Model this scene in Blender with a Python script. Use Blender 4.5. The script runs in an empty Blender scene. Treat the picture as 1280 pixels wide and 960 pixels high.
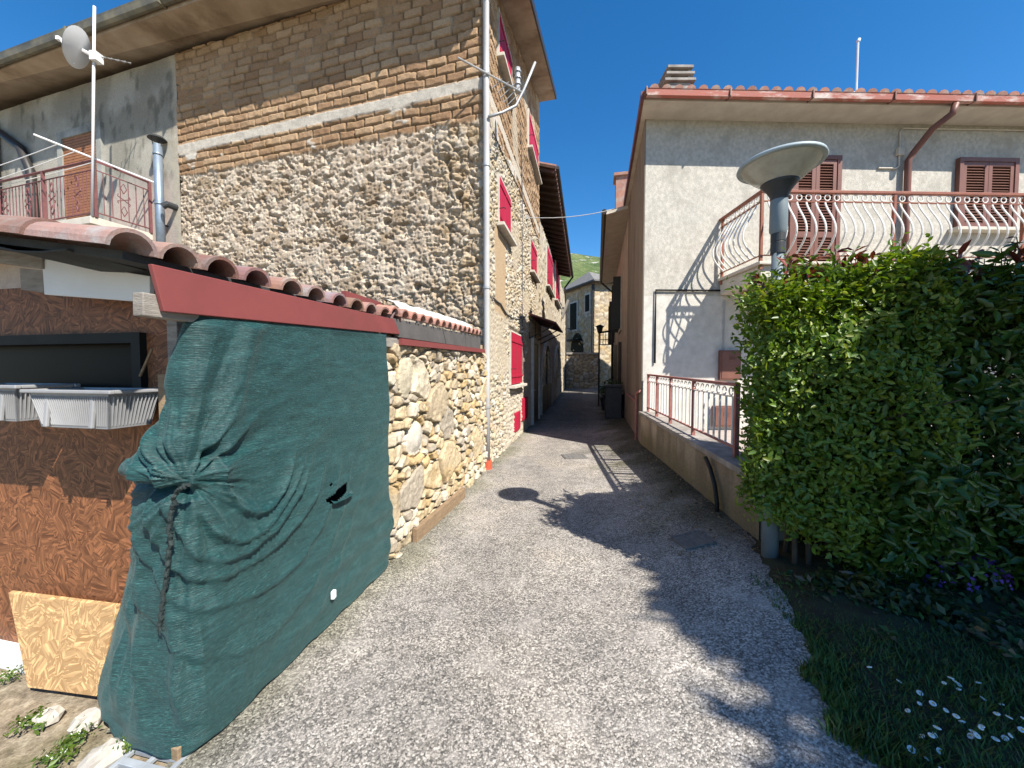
import bpy, math, random
import numpy as np
from mathutils import Vector
random.seed(7)
RNG = np.random.default_rng(11)
SC = bpy.context.scene
COL = SC.collection
rad = math.radians

# ------------------------------------------------------------------ camera model (measured from the photograph)
F_PX, CX, CY, HOR = 470.0, 640.0, 480.0, 462.0
PITCH = math.atan((CY - HOR) / F_PX)
CAM = np.array([0.0, 0.0, 1.6])
def ray(px, py):
    a, b = (px - CX) / F_PX, (CY - py) / F_PX
    fw = np.array([0, math.cos(PITCH), -math.sin(PITCH)]); up = np.array([0, math.sin(PITCH), math.cos(PITCH)])
    return fw + a * np.array([1.0, 0, 0]) + b * up
def W(px, py, Y):
    d = ray(px, py); return CAM + d * (Y / d[1])
def onp(px, py, O, n):
    d = ray(px, py); O = np.array(O, float); n = np.array(n, float)
    return CAM + d * (np.dot(O - CAM, n) / np.dot(d, n))
def unit(v):
    v = np.array(v, float); return v / np.linalg.norm(v)

SUN_AZ, SUN_EL = 41.5, 48.0     # degrees right of straight behind the camera, elevation
SUNH = np.array([math.sin(rad(SUN_AZ)), -math.cos(rad(SUN_AZ))])

# ------------------------------------------------------------------ numpy noise
_P = np.random.default_rng(3).permutation(4096)
def _h(ix, iy, s=0):
    return _P[(_P[(_P[(ix + s * 131) & 4095] + iy) & 4095] + s) & 4095] / 4096.0
def vnoise(x, y, s=0):
    ix, iy = np.floor(x).astype(int), np.floor(y).astype(int)
    fx, fy = x - ix, y - iy
    fx = fx * fx * (3 - 2 * fx); fy = fy * fy * (3 - 2 * fy)
    a = _h(ix, iy, s); b = _h(ix + 1, iy, s); c = _h(ix, iy + 1, s); d = _h(ix + 1, iy + 1, s)
    return (a + (b - a) * fx) * (1 - fy) + (c + (d - c) * fx) * fy
def fbm(x, y, s=0, o=4):
    t, amp, n = 0, 0.5, 0
    for k in range(o):
        t = t + amp * vnoise(x * 2 ** k + 17.3 * k, y * 2 ** k - 9.1 * k, s + k); n += amp; amp *= 0.5
    return t / n
def ridge(x, y, s=0, o=4):
    t, amp, n = 0, 0.5, 0
    for k in range(o):
        t = t + amp * (1 - np.abs(2 * vnoise(x * 2 ** k + 7.7 * k, y * 2 ** k + 3.3 * k, s + k) - 1)); n += amp; amp *= 0.55
    return t / n
def worley(x, y, s=0, wvar=0.0):
    ix, iy = np.floor(x).astype(int), np.floor(y).astype(int)
    f1 = np.full(x.shape, 9.0); f2 = np.full(x.shape, 9.0); cid = np.zeros(x.shape)
    for dx in (-1, 0, 1):
        for dy in (-1, 0, 1):
            jx, jy = ix + dx, iy + dy
            px = jx + 0.1 + 0.8 * _h(jx, jy, s); py = jy + 0.1 + 0.8 * _h(jx, jy, s + 1)
            w = _h(jx, jy, s + 3) * wvar
            d = np.hypot(x - px, y - py) - w
            c = _h(jx, jy, s + 2)
            n1 = d < f1
            f2 = np.where(n1, f1, np.minimum(f2, d)); cid = np.where(n1, c, cid); f1 = np.where(n1, d, f1)
    return f1, f2, cid
def sstep(a, b, x):
    t = np.clip((x - a) / (b - a), 0, 1); return t * t * (3 - 2 * t)
def lerp(a, b, t):
    return a + (b - a) * t
def c3(*c):
    return np.array(c, float)

# ------------------------------------------------------------------ materials
def nt(name):
    m = bpy.data.materials.new(name); m.use_nodes = True
    t = m.node_tree; t.nodes.clear()
    out = t.nodes.new('ShaderNodeOutputMaterial'); b = t.nodes.new('ShaderNodeBsdfPrincipled')
    t.links.new(b.outputs[0], out.inputs[0])
    return m, t, b, out
def node(t, kind, **kw):
    n = t.nodes.new(kind)
    for k, v in kw.items():
        if k.startswith('i_'):
            key = k[2:]
            n.inputs[int(key) if key.isdigit() else key.replace('_', ' ')].default_value = v
        else:
            setattr(n, k, v)
    return n
def mixc(t, fac, a, b, blend='MIX'):
    n = t.nodes.new('ShaderNodeMix'); n.data_type = 'RGBA'; n.blend_type = blend
    for s, v in ((0, fac), (6, a), (7, b)):
        if hasattr(v, 'is_linked'):
            t.links.new(v, n.inputs[s])
        elif s == 0:
            n.inputs[s].default_value = v
        else:
            n.inputs[s].default_value = (*v, 1) if len(v) == 3 else v
    return n.outputs[2]
def ramp(t, src, stops):
    r = t.nodes.new('ShaderNodeValToRGB')
    while len(r.color_ramp.elements) < len(stops): r.color_ramp.elements.new(0.5)
    for e, (p, c) in zip(r.color_ramp.elements, stops):
        e.position = p; e.color = (*c, 1) if not np.isscalar(c) else (c, c, c, 1)
    t.links.new(src, r.inputs[0]); return r.outputs[0]
def coords(t, scale=(1, 1, 1), rot=(0, 0, 0)):
    tc = t.nodes.new('ShaderNodeTexCoord'); mp = t.nodes.new('ShaderNodeMapping')
    mp.inputs['Scale'].default_value = scale; mp.inputs['Rotation'].default_value = rot
    t.links.new(tc.outputs['Object'], mp.inputs[0]); return mp.outputs[0]
def noise(t, vec, scale, detail=6, rough=0.6):
    n = node(t, 'ShaderNodeTexNoise', i_Scale=scale, i_Detail=detail, i_Roughness=rough)
    t.links.new(vec, n.inputs['Vector']); return n.outputs['Fac']
def bump(t, b, h, strength=0.3, dist=0.01):
    n = node(t, 'ShaderNodeBump', i_Strength=strength, i_Distance=dist)
    t.links.new(h, n.inputs['Height']); t.links.new(n.outputs[0], b.inputs['Normal'])
def mat(name, col, col2=None, scale=4, rough=0.8, rough2=None, bmp=0.0, bscale=60, bdist=0.01, spec=0.35, metal=0.0, attr=False,
        stretch=(1, 1, 1), col3=None, scale3=1.5, lo=0.35, hi=0.65):
    m, t, b, out = nt(name)
    v = coords(t, stretch)
    n = noise(t, v, scale)
    c = mixc(t, ramp(t, n, [(lo, 0.0), (hi, 1.0)]), col, col2 or [x * 0.8 for x in col])
    if col3:
        n3 = noise(t, v, scale3, 8, 0.65)
        c = mixc(t, ramp(t, n3, [(0.5, 0.0), (0.68, 1.0)]), c, col3)
    if attr:
        a = node(t, 'ShaderNodeAttribute', attribute_name='Col')
        c = mixc(t, 1.0, c, a.outputs['Color'], 'MULTIPLY')
    t.links.new(c, b.inputs['Base Color'])
    b.inputs['Roughness'].default_value = rough
    if rough2 is not None:
        rr = ramp(t, n, [(0.3, rough), (0.7, rough2)]); t.links.new(rr, b.inputs['Roughness'])
    b.inputs['Specular IOR Level'].default_value = spec
    b.inputs['Metallic'].default_value = metal
    if bmp:
        bump(t, b, noise(t, v, bscale, 5, 0.65), bmp, bdist)
    return m
M = {}
M['masonry'] = mat('masonry', (1, 1, 1), (0.72, 0.70, 0.66), 38, 0.95, bmp=0.8, bscale=70, bdist=0.012, attr=True, spec=0.1, lo=0.3, hi=0.7)
M['brickcore'] = mat('rough_core', (0.25, 0.2, 0.15), rough=0.95)
M['grey_plaster'] = mat('grey_plaster', (0.36, 0.36, 0.33), (0.24, 0.24, 0.215), 3.2, 0.95, bmp=0.5, bscale=45, col3=(0.17, 0.17, 0.15), scale3=1.1, spec=0.1)
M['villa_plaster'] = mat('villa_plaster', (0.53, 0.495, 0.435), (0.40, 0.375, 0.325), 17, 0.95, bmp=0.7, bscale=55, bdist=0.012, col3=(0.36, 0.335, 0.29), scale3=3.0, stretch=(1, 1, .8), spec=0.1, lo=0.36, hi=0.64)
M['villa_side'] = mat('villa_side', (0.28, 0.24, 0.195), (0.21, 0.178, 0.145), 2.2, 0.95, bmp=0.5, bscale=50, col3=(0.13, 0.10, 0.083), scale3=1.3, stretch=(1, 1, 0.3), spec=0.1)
M['white_plaster'] = mat('white_plaster', (0.58, 0.55, 0.50), (0.46, 0.44, 0.395), 6, 0.95, bmp=0.6, bscale=40, spec=0.1)
M['pink_plaster'] = mat('pink_plaster', (0.46, 0.385, 0.325), (0.39, 0.32, 0.27), 2, 0.95, bmp=0.3, spec=0.1, col3=(0.33, 0.26, 0.22))
M['old_concrete'] = mat('old_concrete', (0.40, 0.36, 0.31), (0.28, 0.245, 0.20), 3.5, 0.95, bmp=0.4, bscale=50, col3=(0.20, 0.17, 0.135), scale3=1.4, spec=0.1)
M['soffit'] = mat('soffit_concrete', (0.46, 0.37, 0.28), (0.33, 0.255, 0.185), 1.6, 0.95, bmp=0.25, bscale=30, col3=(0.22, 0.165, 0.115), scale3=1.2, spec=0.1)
M['pale_concrete'] = mat('pale_concrete', (0.60, 0.55, 0.47), (0.50, 0.45, 0.38), 4, 0.95, bmp=0.3, spec=0.1)
M['wall_concrete'] = mat('mossy_concrete', (0.47, 0.41, 0.34), (0.33, 0.285, 0.225), 2.4, 0.95, bmp=0.5, bscale=40, col3=(0.15, 0.145, 0.085), scale3=1.3, stretch=(1, 1, 0.45), spec=0.1)
M['coping'] = mat('coping_concrete', (0.36, 0.33, 0.30), (0.22, 0.20, 0.18), 6, 0.95, bmp=0.5, bscale=60, spec=0.1)
M['terracotta'] = mat('terracotta', (0.40, 0.20, 0.145), (0.30, 0.175, 0.145), 7, 0.9, bmp=0.4, bscale=60, col3=(0.36, 0.31, 0.27), scale3=6, attr=True, spec=0.15)
M['mortar'] = mat('white_mortar', (0.66, 0.62, 0.56), (0.50, 0.46, 0.40), 10, 0.95, bmp=0.8, bscale=30, bdist=0.02, spec=0.1)
M['red_shutter'] = mat('red_shutter', (0.46, 0.014, 0.050), (0.36, 0.012, 0.042), 5, 0.55, bmp=0.2, bscale=40, spec=0.3, stretch=(4, 4, .6), col3=(0.30, 0.03, 0.045), scale3=3)
M['stone_sill'] = mat('stone_sill', (0.58, 0.54, 0.47), (0.45, 0.41, 0.35), 8, 0.9, bmp=0.2, spec=0.15)
M['red_sheet'] = mat('red_metal_sheet', (0.22, 0.056, 0.052), (0.19, 0.048, 0.045), 5, 0.5, 0.62, bmp=0.05, bscale=15, spec=0.35, col3=(0.175, 0.05, 0.045), scale3=2)
M['dark_slate'] = mat('dark_slate', (0.115, 0.105, 0.10), (0.085, 0.08, 0.076), 5, 0.75, bmp=0.15, bscale=25)
M['old_wood'] = mat('weathered_wood', (0.33, 0.30, 0.265), (0.22, 0.195, 0.17), 4, 0.9, bmp=0.5, bscale=25, stretch=(2, 2, 12), spec=0.15)
M['brown_wood'] = mat('brown_plank', (0.30, 0.21, 0.125), (0.20, 0.135, 0.085), 4, 0.85, bmp=0.4, bscale=25, stretch=(3, 3, 14), spec=0.2)
M['white_board'] = mat('white_board', (0.78, 0.78, 0.77), (0.70, 0.70, 0.70), 3, 0.6, bmp=0.06, bscale=12)
M['dark_void'] = mat('dark_glass', (0.004, 0.004, 0.005), (0.006, 0.006, 0.006), 2, 0.4, spec=0.06)
M['dark_frame'] = mat('dark_frame', (0.016, 0.017, 0.016), (0.012, 0.012, 0.012), 5, 0.6, spec=.15)
M['felt'] = mat('roof_felt', (0.05, 0.055, 0.055), (0.035, 0.037, 0.04), 6, 0.8, bmp=0.3, bscale=50)
M['grey_plastic'] = mat('grey_plastic', (0.30, 0.30, 0.305), (0.25, 0.25, 0.255), 5, 0.5, bmp=0.05, bscale=30)
M['soil'] = mat('dry_soil', (0.10, 0.075, 0.05), (0.06, 0.045, 0.03), 20, 1.0, bmp=0.8, bscale=60, bdist=0.02)
M['brown_paint'] = mat('brown_paint', (0.185, 0.080, 0.058), (0.150, 0.064, 0.048), 4, 0.5, bmp=0.1, bscale=40)
M['rust_rail'] = mat('rust_red_rail', (0.27, 0.092, 0.052), (0.21, 0.070, 0.042), 8, 0.55, bmp=0.2, bscale=50)
M['pink_rail'] = mat('faded_red_rail', (0.36, 0.17, 0.15), (0.27, 0.10, 0.085), 9, 0.7, bmp=0.2, bscale=50)
M['white_iron'] = mat('white_iron', (0.78, 0.76, 0.72), (0.68, 0.65, 0.60), 14, 0.5, bmp=0.1, bscale=60)
M['old_rail'] = mat('old_red_rail', (0.20, 0.075, 0.075), (0.14, 0.06, 0.058), 10, 0.6, bmp=0.2, bscale=60)
M['black_iron'] = mat('black_iron', (0.02, 0.02, 0.02), (0.03, 0.028, 0.026), 8, 0.55)
M['lamp_grey'] = mat('lamp_grey_paint', (0.185, 0.22, 0.24), (0.155, 0.188, 0.208), 6, 0.45, bmp=0.05, bscale=40)
M['lamp_dark'] = mat('lamp_dark_collar', (0.03, 0.033, 0.035), (0.045, 0.047, 0.05), 8, 0.5)
M['lamp_lid'] = mat('lamp_lid', (0.34, 0.40, 0.42), (0.28, 0.33, 0.35), 8, 0.5)
M['steel_pipe'] = mat('steel_pipe', (0.30, 0.36, 0.43), (0.20, 0.25, 0.31), 6, 0.4, 0.55, metal=0.6)
M['grey_pipe'] = mat('grey_downpipe', (0.47, 0.46, 0.45), (0.36, 0.345, 0.33), 3, 0.6, bmp=0.15, bscale=30, stretch=(1, 1, 0.3))
M['white_pole'] = mat('galvanised_pole', (0.72, 0.73, 0.75), (0.62, 0.63, 0.65), 6, 0.4)
M['white_dish'] = mat('white_dish', (0.78, 0.78, 0.78), (0.72, 0.72, 0.71), 4, 0.45)
M['alu'] = mat('aluminium', (0.42, 0.42, 0.42), (0.33, 0.33, 0.33), 8, 0.5, metal=0.4)
M['gutter'] = mat('bronze_gutter', (0.22, 0.19, 0.12), (0.10, 0.095, 0.075), 2.5, 0.5, bmp=0.1, col3=(0.055, 0.055, 0.05), scale3=0.8)
M['dark_gutter'] = mat('dark_gutter', (0.025, 0.024, 0.023), (0.035, 0.03, 0.028), 3, 0.5)
M['peel_gutter'] = mat('peeling_red_gutter', (0.40, 0.11, 0.075), (0.36, 0.13, 0.095), 5, 0.6, bmp=0.2, bscale=30, col3=(0.66, 0.60, 0.54), scale3=3.2, stretch=(0.6, 1, 2))
M['door_wood'] = mat('dark_door_wood', (0.075, 0.04, 0.026), (0.045, 0.026, 0.018), 3, 0.5, stretch=(6, 6, 1))
M['roller'] = mat('brown_roller_shutter', (0.33, 0.145, 0.062), (0.26, 0.11, 0.05), 6, 0.6)
M['dark_green'] = mat('dark_green_shutter', (0.022, 0.028, 0.024), (0.03, 0.034, 0.03), 4, 0.5)
M['glass_dim'] = mat('dim_glass', (0.10, 0.11, 0.12), (0.16, 0.16, 0.15), 1.5, 0.12, spec=0.6)
M['canopy'] = mat('red_brown_canopy', (0.085, 0.022, 0.018), (0.06, 0.018, 0.015), 5, 0.6)
M['rubber'] = mat('black_rubber', (0.012, 0.012, 0.012), (0.02, 0.02, 0.02), 8, 0.6)
M['iron_cover'] = mat('iron_cover', (0.12, 0.115, 0.11), (0.19, 0.18, 0.17), 25, 0.75, bmp=0.4, bscale=90)
M['drain'] = mat('grey_drain', (0.33, 0.36, 0.39), (0.25, 0.27, 0.29), 12, 0.6)
M['orange_cap'] = mat('orange_cap', (0.60, 0.10, 0.05), (0.45, 0.08, 0.04), 6, 0.5)
M['bark'] = mat('bark', (0.10, 0.075, 0.055), (0.05, 0.04, 0.03), 9, 0.95, bmp=0.8, bscale=30, stretch=(2, 2, 0.5))
M['terrace'] = mat('terrace_tile', (0.42, 0.35, 0.31), (0.34, 0.285, 0.25), 5, 0.8, bmp=0.2)
M['slate_roof'] = mat('grey_slate_roof', (0.22, 0.205, 0.19), (0.13, 0.125, 0.12), 6, 0.9, bmp=0.4, bscale=12)
M['petal'] = mat('white_petal', (0.80, 0.80, 0.78), (0.74, 0.74, 0.72), 10, 0.7)
M['purple'] = mat('purple_petal', (0.14, 0.05, 0.30), (0.20, 0.08, 0.38), 30, 0.7)
M['pebble'] = mat('pale_stone', (0.50, 0.46, 0.40), (0.36, 0.33, 0.29), 12, 0.9, bmp=0.4, bscale=30)
M['net_cord'] = mat('dark_cord', (0.018, 0.028, 0.028), (0.03, 0.04, 0.038), 30, 0.9)
M['cable'] = mat('grey_cable', (0.10, 0.10, 0.10), (0.16, 0.155, 0.15), 5, 0.6)

def mat_leaf(name, rough=0.4, transl=0.3):
    m, t, b, out = nt(name)
    a = node(t, 'ShaderNodeAttribute', attribute_name='Col')
    t.links.new(a.outputs['Color'], b.inputs['Base Color'])
    b.inputs['Roughness'].default_value = rough; b.inputs['Specular IOR Level'].default_value = 0.45
    tr = node(t, 'ShaderNodeBsdfTranslucent'); mx = node(t, 'ShaderNodeMixShader'); mx.inputs[0].default_value = transl
    c2 = mixc(t, 1.0, a.outputs['Color'], (1.3, 1.5, 0.5), 'MULTIPLY'); t.links.new(c2, tr.inputs[0])
    t.links.new(b.outputs[0], mx.inputs[1]); t.links.new(tr.outputs[0], mx.inputs[2]); t.links.new(mx.outputs[0], out.inputs[0])
    return m
M['leaf'] = mat_leaf('leaf')
M['leaf_gloss'] = mat_leaf('leaf_glossy', 0.3, 0.2)
M['grass'] = mat_leaf('grass_blade', 0.6, 0.25)

def mat_osb(name, tint, dark):
    m, t, b, out = nt(name)
    tc = t.nodes.new('ShaderNodeTexCoord')
    wob = noise(t, tc.outputs['Object'], 30, 2)
    layers = []
    for k, (cs, fl, ln) in enumerate(((16.0, 120.0, 15.0), (23.0, 150.0, 22.0), (12.0, 105.0, 13.0))):
        off = t.nodes.new('ShaderNodeMapping'); off.inputs['Location'].default_value = (k * 3.7, k * 1.9, k * 5.1); t.links.new(tc.outputs['Object'], off.inputs[0])
        vo = node(t, 'ShaderNodeTexVoronoi', i_Scale=cs); t.links.new(off.outputs[0], vo.inputs['Vector'])
        sp = t.nodes.new('ShaderNodeSeparateColor'); t.links.new(vo.outputs['Color'], sp.inputs[0])
        an = node(t, 'ShaderNodeMath', operation='MULTIPLY'); an.inputs[1].default_value = 6.28; t.links.new(sp.outputs[0], an.inputs[0])
        vr = node(t, 'ShaderNodeVectorRotate', rotation_type='AXIS_ANGLE'); vr.inputs['Axis'].default_value = (.2, -.98, 0)
        t.links.new(off.outputs[0], vr.inputs['Vector']); t.links.new(an.outputs[0], vr.inputs['Angle'])
        mp = t.nodes.new('ShaderNodeMapping'); mp.inputs['Scale'].default_value = (ln, ln, fl); t.links.new(vr.outputs[0], mp.inputs[0])
        v2 = node(t, 'ShaderNodeTexVoronoi', i_Scale=1.0); t.links.new(mp.outputs[0], v2.inputs['Vector'])
        s2 = t.nodes.new('ShaderNodeSeparateColor'); t.links.new(v2.outputs['Color'], s2.inputs[0])
        layers.append((s2.outputs[0], sp.outputs[1]))
    g = layers[0][0]
    g = mixc(t, ramp(t, layers[1][1], [(0.50, 0.0), (0.52, 1.0)]), g, layers[1][0])
    g = mixc(t, ramp(t, layers[2][1], [(0.55, 0.0), (0.57, 1.0)]), g, layers[2][0])
    big = noise(t, tc.outputs['Object'], 3.0, 4)
    g2 = mixc(t, 0.22, g, big); g2 = mixc(t, 0.15, g2, wob)
    c = ramp(t, g2, [(0.12, dark), (0.38, [x * 0.75 for x in tint]), (0.62, tint), (0.88, [min(1, x * 1.75) for x in tint])])
    t.links.new(c, b.inputs['Base Color']); b.inputs['Roughness'].default_value = 0.6; b.inputs['Specular IOR Level'].default_value = 0.3
    bump(t, b, g, 0.3, 0.003)
    return m
M['osb_brown'] = mat_osb('stained_chipboard', (0.220, 0.088, 0.038), (0.085, 0.030, 0.013))
M['osb_pale'] = mat_osb('pale_chipboard', (0.46, 0.285, 0.135), (0.34, 0.19, 0.080))

def mat_net():
    m, t, b, out = nt('green_shade_net')
    a = node(t, 'ShaderNodeUVMap'); a.uv_map = 'UV'
    mp = t.nodes.new('ShaderNodeMapping'); mp.inputs['Scale'].default_value = (1, 1, 1); t.links.new(a.outputs[0], mp.inputs[0])
    def nz(sx, sy, d=3, r=0.6):
        q = t.nodes.new('ShaderNodeMapping'); q.inputs['Scale'].default_value = (sx, sy, 1); t.links.new(a.outputs[0], q.inputs[0])
        return noise(t, q.outputs[0], 1.0, d, r)
    weft = nz(7, 170, 4, 0.75)      # stretched horizontal threads
    knit = nz(38, 260, 2, 0.7)     # short pale thread glints
    patch = nz(2.5, 6, 5)
    drag = nz(5, 26, 4, 0.7)
    c = mixc(t, ramp(t, weft, [(0.36, 0.0), (0.64, 1.0)]), (0.001, 0.014, 0.015), (0.008, 0.056, 0.054))
    c = mixc(t, ramp(t, knit, [(0.54, 0.0), (0.70, 0.8)]), c, (0.060, 0.165, 0.158))
    c = mixc(t, ramp(t, patch, [(0.38, 0.0), (0.68, 0.6)]), c, (0.003, 0.036, 0.040))
    c = mixc(t, ramp(t, drag, [(0.50, 0.0), (0.72, 0.35)]), c, (0.035, 0.12, 0.12))
    t.links.new(c, b.inputs['Base Color'])
    b.inputs['Roughness'].default_value = 0.5; b.inputs['Specular IOR Level'].default_value = 0.4
    b.inputs['Sheen Weight'].default_value = 0.12; b.inputs['Sheen Tint'].default_value = (0.6, 0.9, 0.9, 1)
    h = mixc(t, 0.5, weft, knit)
    bump(t, b, h, 0.9, 0.008)
    return m
M['net'] = mat_net()

def mat_road():
    m, t, b, out = nt('worn_asphalt')
    tc = t.nodes.new('ShaderNodeTexCoord'); v = tc.outputs['Object']
    vo = node(t, 'ShaderNodeTexVoronoi', i_Scale=110.0); t.links.new(v, vo.inputs['Vector'])
    s = t.nodes.new('ShaderNodeSeparateColor'); t.links.new(vo.outputs['Color'], s.inputs[0])
    vo2 = node(t, 'ShaderNodeTexVoronoi', i_Scale=230.0); t.links.new(v, vo2.inputs['Vector'])
    s2 = t.nodes.new('ShaderNodeSeparateColor'); t.links.new(vo2.outputs['Color'], s2.inputs[0])
    g = mixc(t, 0.35, s.outputs[0], s2.outputs[0])
    n1 = noise(t, v, 9, 6, 0.7)
    c = ramp(t, g, [(0.12, (0.095, 0.088, 0.082)), (0.4, (0.235, 0.218, 0.20)), (0.62, (0.37, 0.34, 0.31)), (0.9, (0.60, 0.56, 0.515))])
    gap = ramp(t, vo.outputs['Distance'], [(0.55, 1.0), (0.95, 0.55)])
    c = mixc(t, 1.0, c, gap, 'MULTIPLY')
    big = noise(t, v, 0.9, 7, 0.62)
    c = mixc(t, 1.0, c, ramp(t, big, [(0.3, (0.68, 0.68, 0.69)), (0.52, (0.97, 0.955, 0.925)), (0.7, (1.14, 1.09, 1.01))]), 'MULTIPLY')
    c = mixc(t, 1.0, c, ramp(t, n1, [(0.25, 0.68), (0.6, 1.05)]), 'MULTIPLY')
    med = noise(t, v, 3.4, 5, 0.6)       # worn binder and bleached stone in patches
    c = mixc(t, ramp(t, med, [(0.52, 0.0), (0.70, 0.45)]), c, (0.42, 0.385, 0.35))
    dk = noise(t, coords(t, (1.3, .45, 1), (0, 0, -.2)), 1.3, 6, 0.7)
    c = mixc(t, ramp(t, dk, [(0.56, 0.0), (0.70, 0.40)]), c, (0.14, 0.13, 0.125))
    wv = t.nodes.new('ShaderNodeVectorMath'); wv.operation = 'ADD'; nn_ = node(t, 'ShaderNodeTexNoise', i_Scale=2.2, i_Detail=5.0); t.links.new(v, nn_.inputs['Vector']); t.links.new(v, wv.inputs[0]); t.links.new(nn_.outputs['Color'], wv.inputs[1])
    ck = node(t, 'ShaderNodeTexVoronoi', feature='DISTANCE_TO_EDGE', i_Scale=0.62); t.links.new(wv.outputs[0], ck.inputs['Vector'])
    ckm = noise(t, v, 0.8, 3)
    cr_ = mixc(t, 1.0, ramp(t, ck.outputs['Distance'], [(0.0, 1.0), (0.006, 0.0)]), ramp(t, ckm, [(0.5, 0.0), (0.58, 0.8)]), 'MULTIPLY')
    c = mixc(t, cr_, c, (0.05, 0.047, 0.045))
    a = node(t, 'ShaderNodeAttribute', attribute_name='Col')
    c = mixc(t, 1.0, c, a.outputs['Color'], 'MULTIPLY')
    t.links.new(c, b.inputs['Base Color']); b.inputs['Roughness'].default_value = 0.9; b.inputs['Specular IOR Level'].default_value = 0.2
    inv = ramp(t, vo.outputs['Distance'], [(0.0, 1.0), (0.9, 0.0)])
    hh = mixc(t, 0.4, inv, g)
    bump(t, b, hh, 0.6, 0.006)
    return m
M['road'] = mat_road()
def mat_dirt():
    m, t, b, out = nt('dry_dirt')
    tc = t.nodes.new('ShaderNodeTexCoord'); v = tc.outputs['Object']
    n = noise(t, v, 14, 8, 0.72); n2 = noise(t, v, 2.2, 5); n3 = noise(t, v, 60, 4, 0.7)
    c = ramp(t, n, [(0.3, (0.13, 0.10, 0.07)), (0.5, (0.30, 0.245, 0.175)), (0.7, (0.47, 0.40, 0.30))])
    c = mixc(t, ramp(t, n2, [(0.5, 0.0), (0.68, 0.55)]), c, (0.16, 0.15, 0.07))
    c = mixc(t, 1.0, c, ramp(t, n3, [(0.3, 0.6), (0.65, 1.1)]), 'MULTIPLY')
    t.links.new(c, b.inputs['Base Color']); b.inputs['Roughness'].default_value = 1.0; b.inputs['Specular IOR Level'].default_value = 0.1
    bump(t, b, n, 0.9, 0.02)
    return m
M['dirt'] = mat_dirt()
M['lawn_soil'] = mat('lawn_soil', (0.06, 0.065, 0.03), (0.05, 0.038, 0.022), 9, 1.0, bmp=0.8, bscale=50, bdist=0.02)
def mat_hill():
    m, t, b, out = nt('hill_scrub')
    tc = t.nodes.new('ShaderNodeTexCoord'); v = tc.outputs['Object']
    n = noise(t, v, 0.16, 8, 0.75); n2 = noise(t, v, 0.018, 6, 0.7); n3 = noise(t, coords(t, (1, 1, 3)), 0.03, 6, 0.7)
    c = ramp(t, n, [(0.3, (0.022, 0.042, 0.013)), (0.5, (0.055, 0.095, 0.024)), (0.7, (0.14, 0.18, 0.055))])
    c = mixc(t, ramp(t, n2, [(0.5, 0.0), (0.62, 0.5)]), c, (0.22, 0.24, 0.09))
    c = mixc(t, ramp(t, n3, [(0.58, 0.0), (0.62, 1.0)]), c, (0.50, 0.47, 0.43))
    t.links.new(c, b.inputs['Base Color']); b.inputs['Roughness'].default_value = 1.0
    bump(t, b, n, 1.0, 3.0)
    return m
M['hill'] = mat_hill()
def mat_bowl():
    m, t, b, out = nt('frosted_lamp_bowl')
    v = coords(t); n = noise(t, v, 9, 5)
    c = mixc(t, ramp(t, n, [(0.35, 0.0), (0.7, 1.0)]), (0.72, 0.70, 0.60), (0.50, 0.48, 0.40))
    t.links.new(c, b.inputs['Base Color']); b.inputs['Roughness'].default_value = 0.25
    tr = node(t, 'ShaderNodeBsdfTranslucent'); t.links.new(c, tr.inputs[0]); tp = node(t, 'ShaderNodeBsdfTransparent')
    m1 = node(t, 'ShaderNodeMixShader'); m1.inputs[0].default_value = .4; m2 = node(t, 'ShaderNodeMixShader'); m2.inputs[0].default_value = .38
    t.links.new(b.outputs[0], m1.inputs[1]); t.links.new(tr.outputs[0], m1.inputs[2]); t.links.new(m1.outputs[0], m2.inputs[1]); t.links.new(tp.outputs[0], m2.inputs[2]); t.links.new(m2.outputs[0], out.inputs[0])
    return m
M['bowl'] = mat_bowl()

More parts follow.
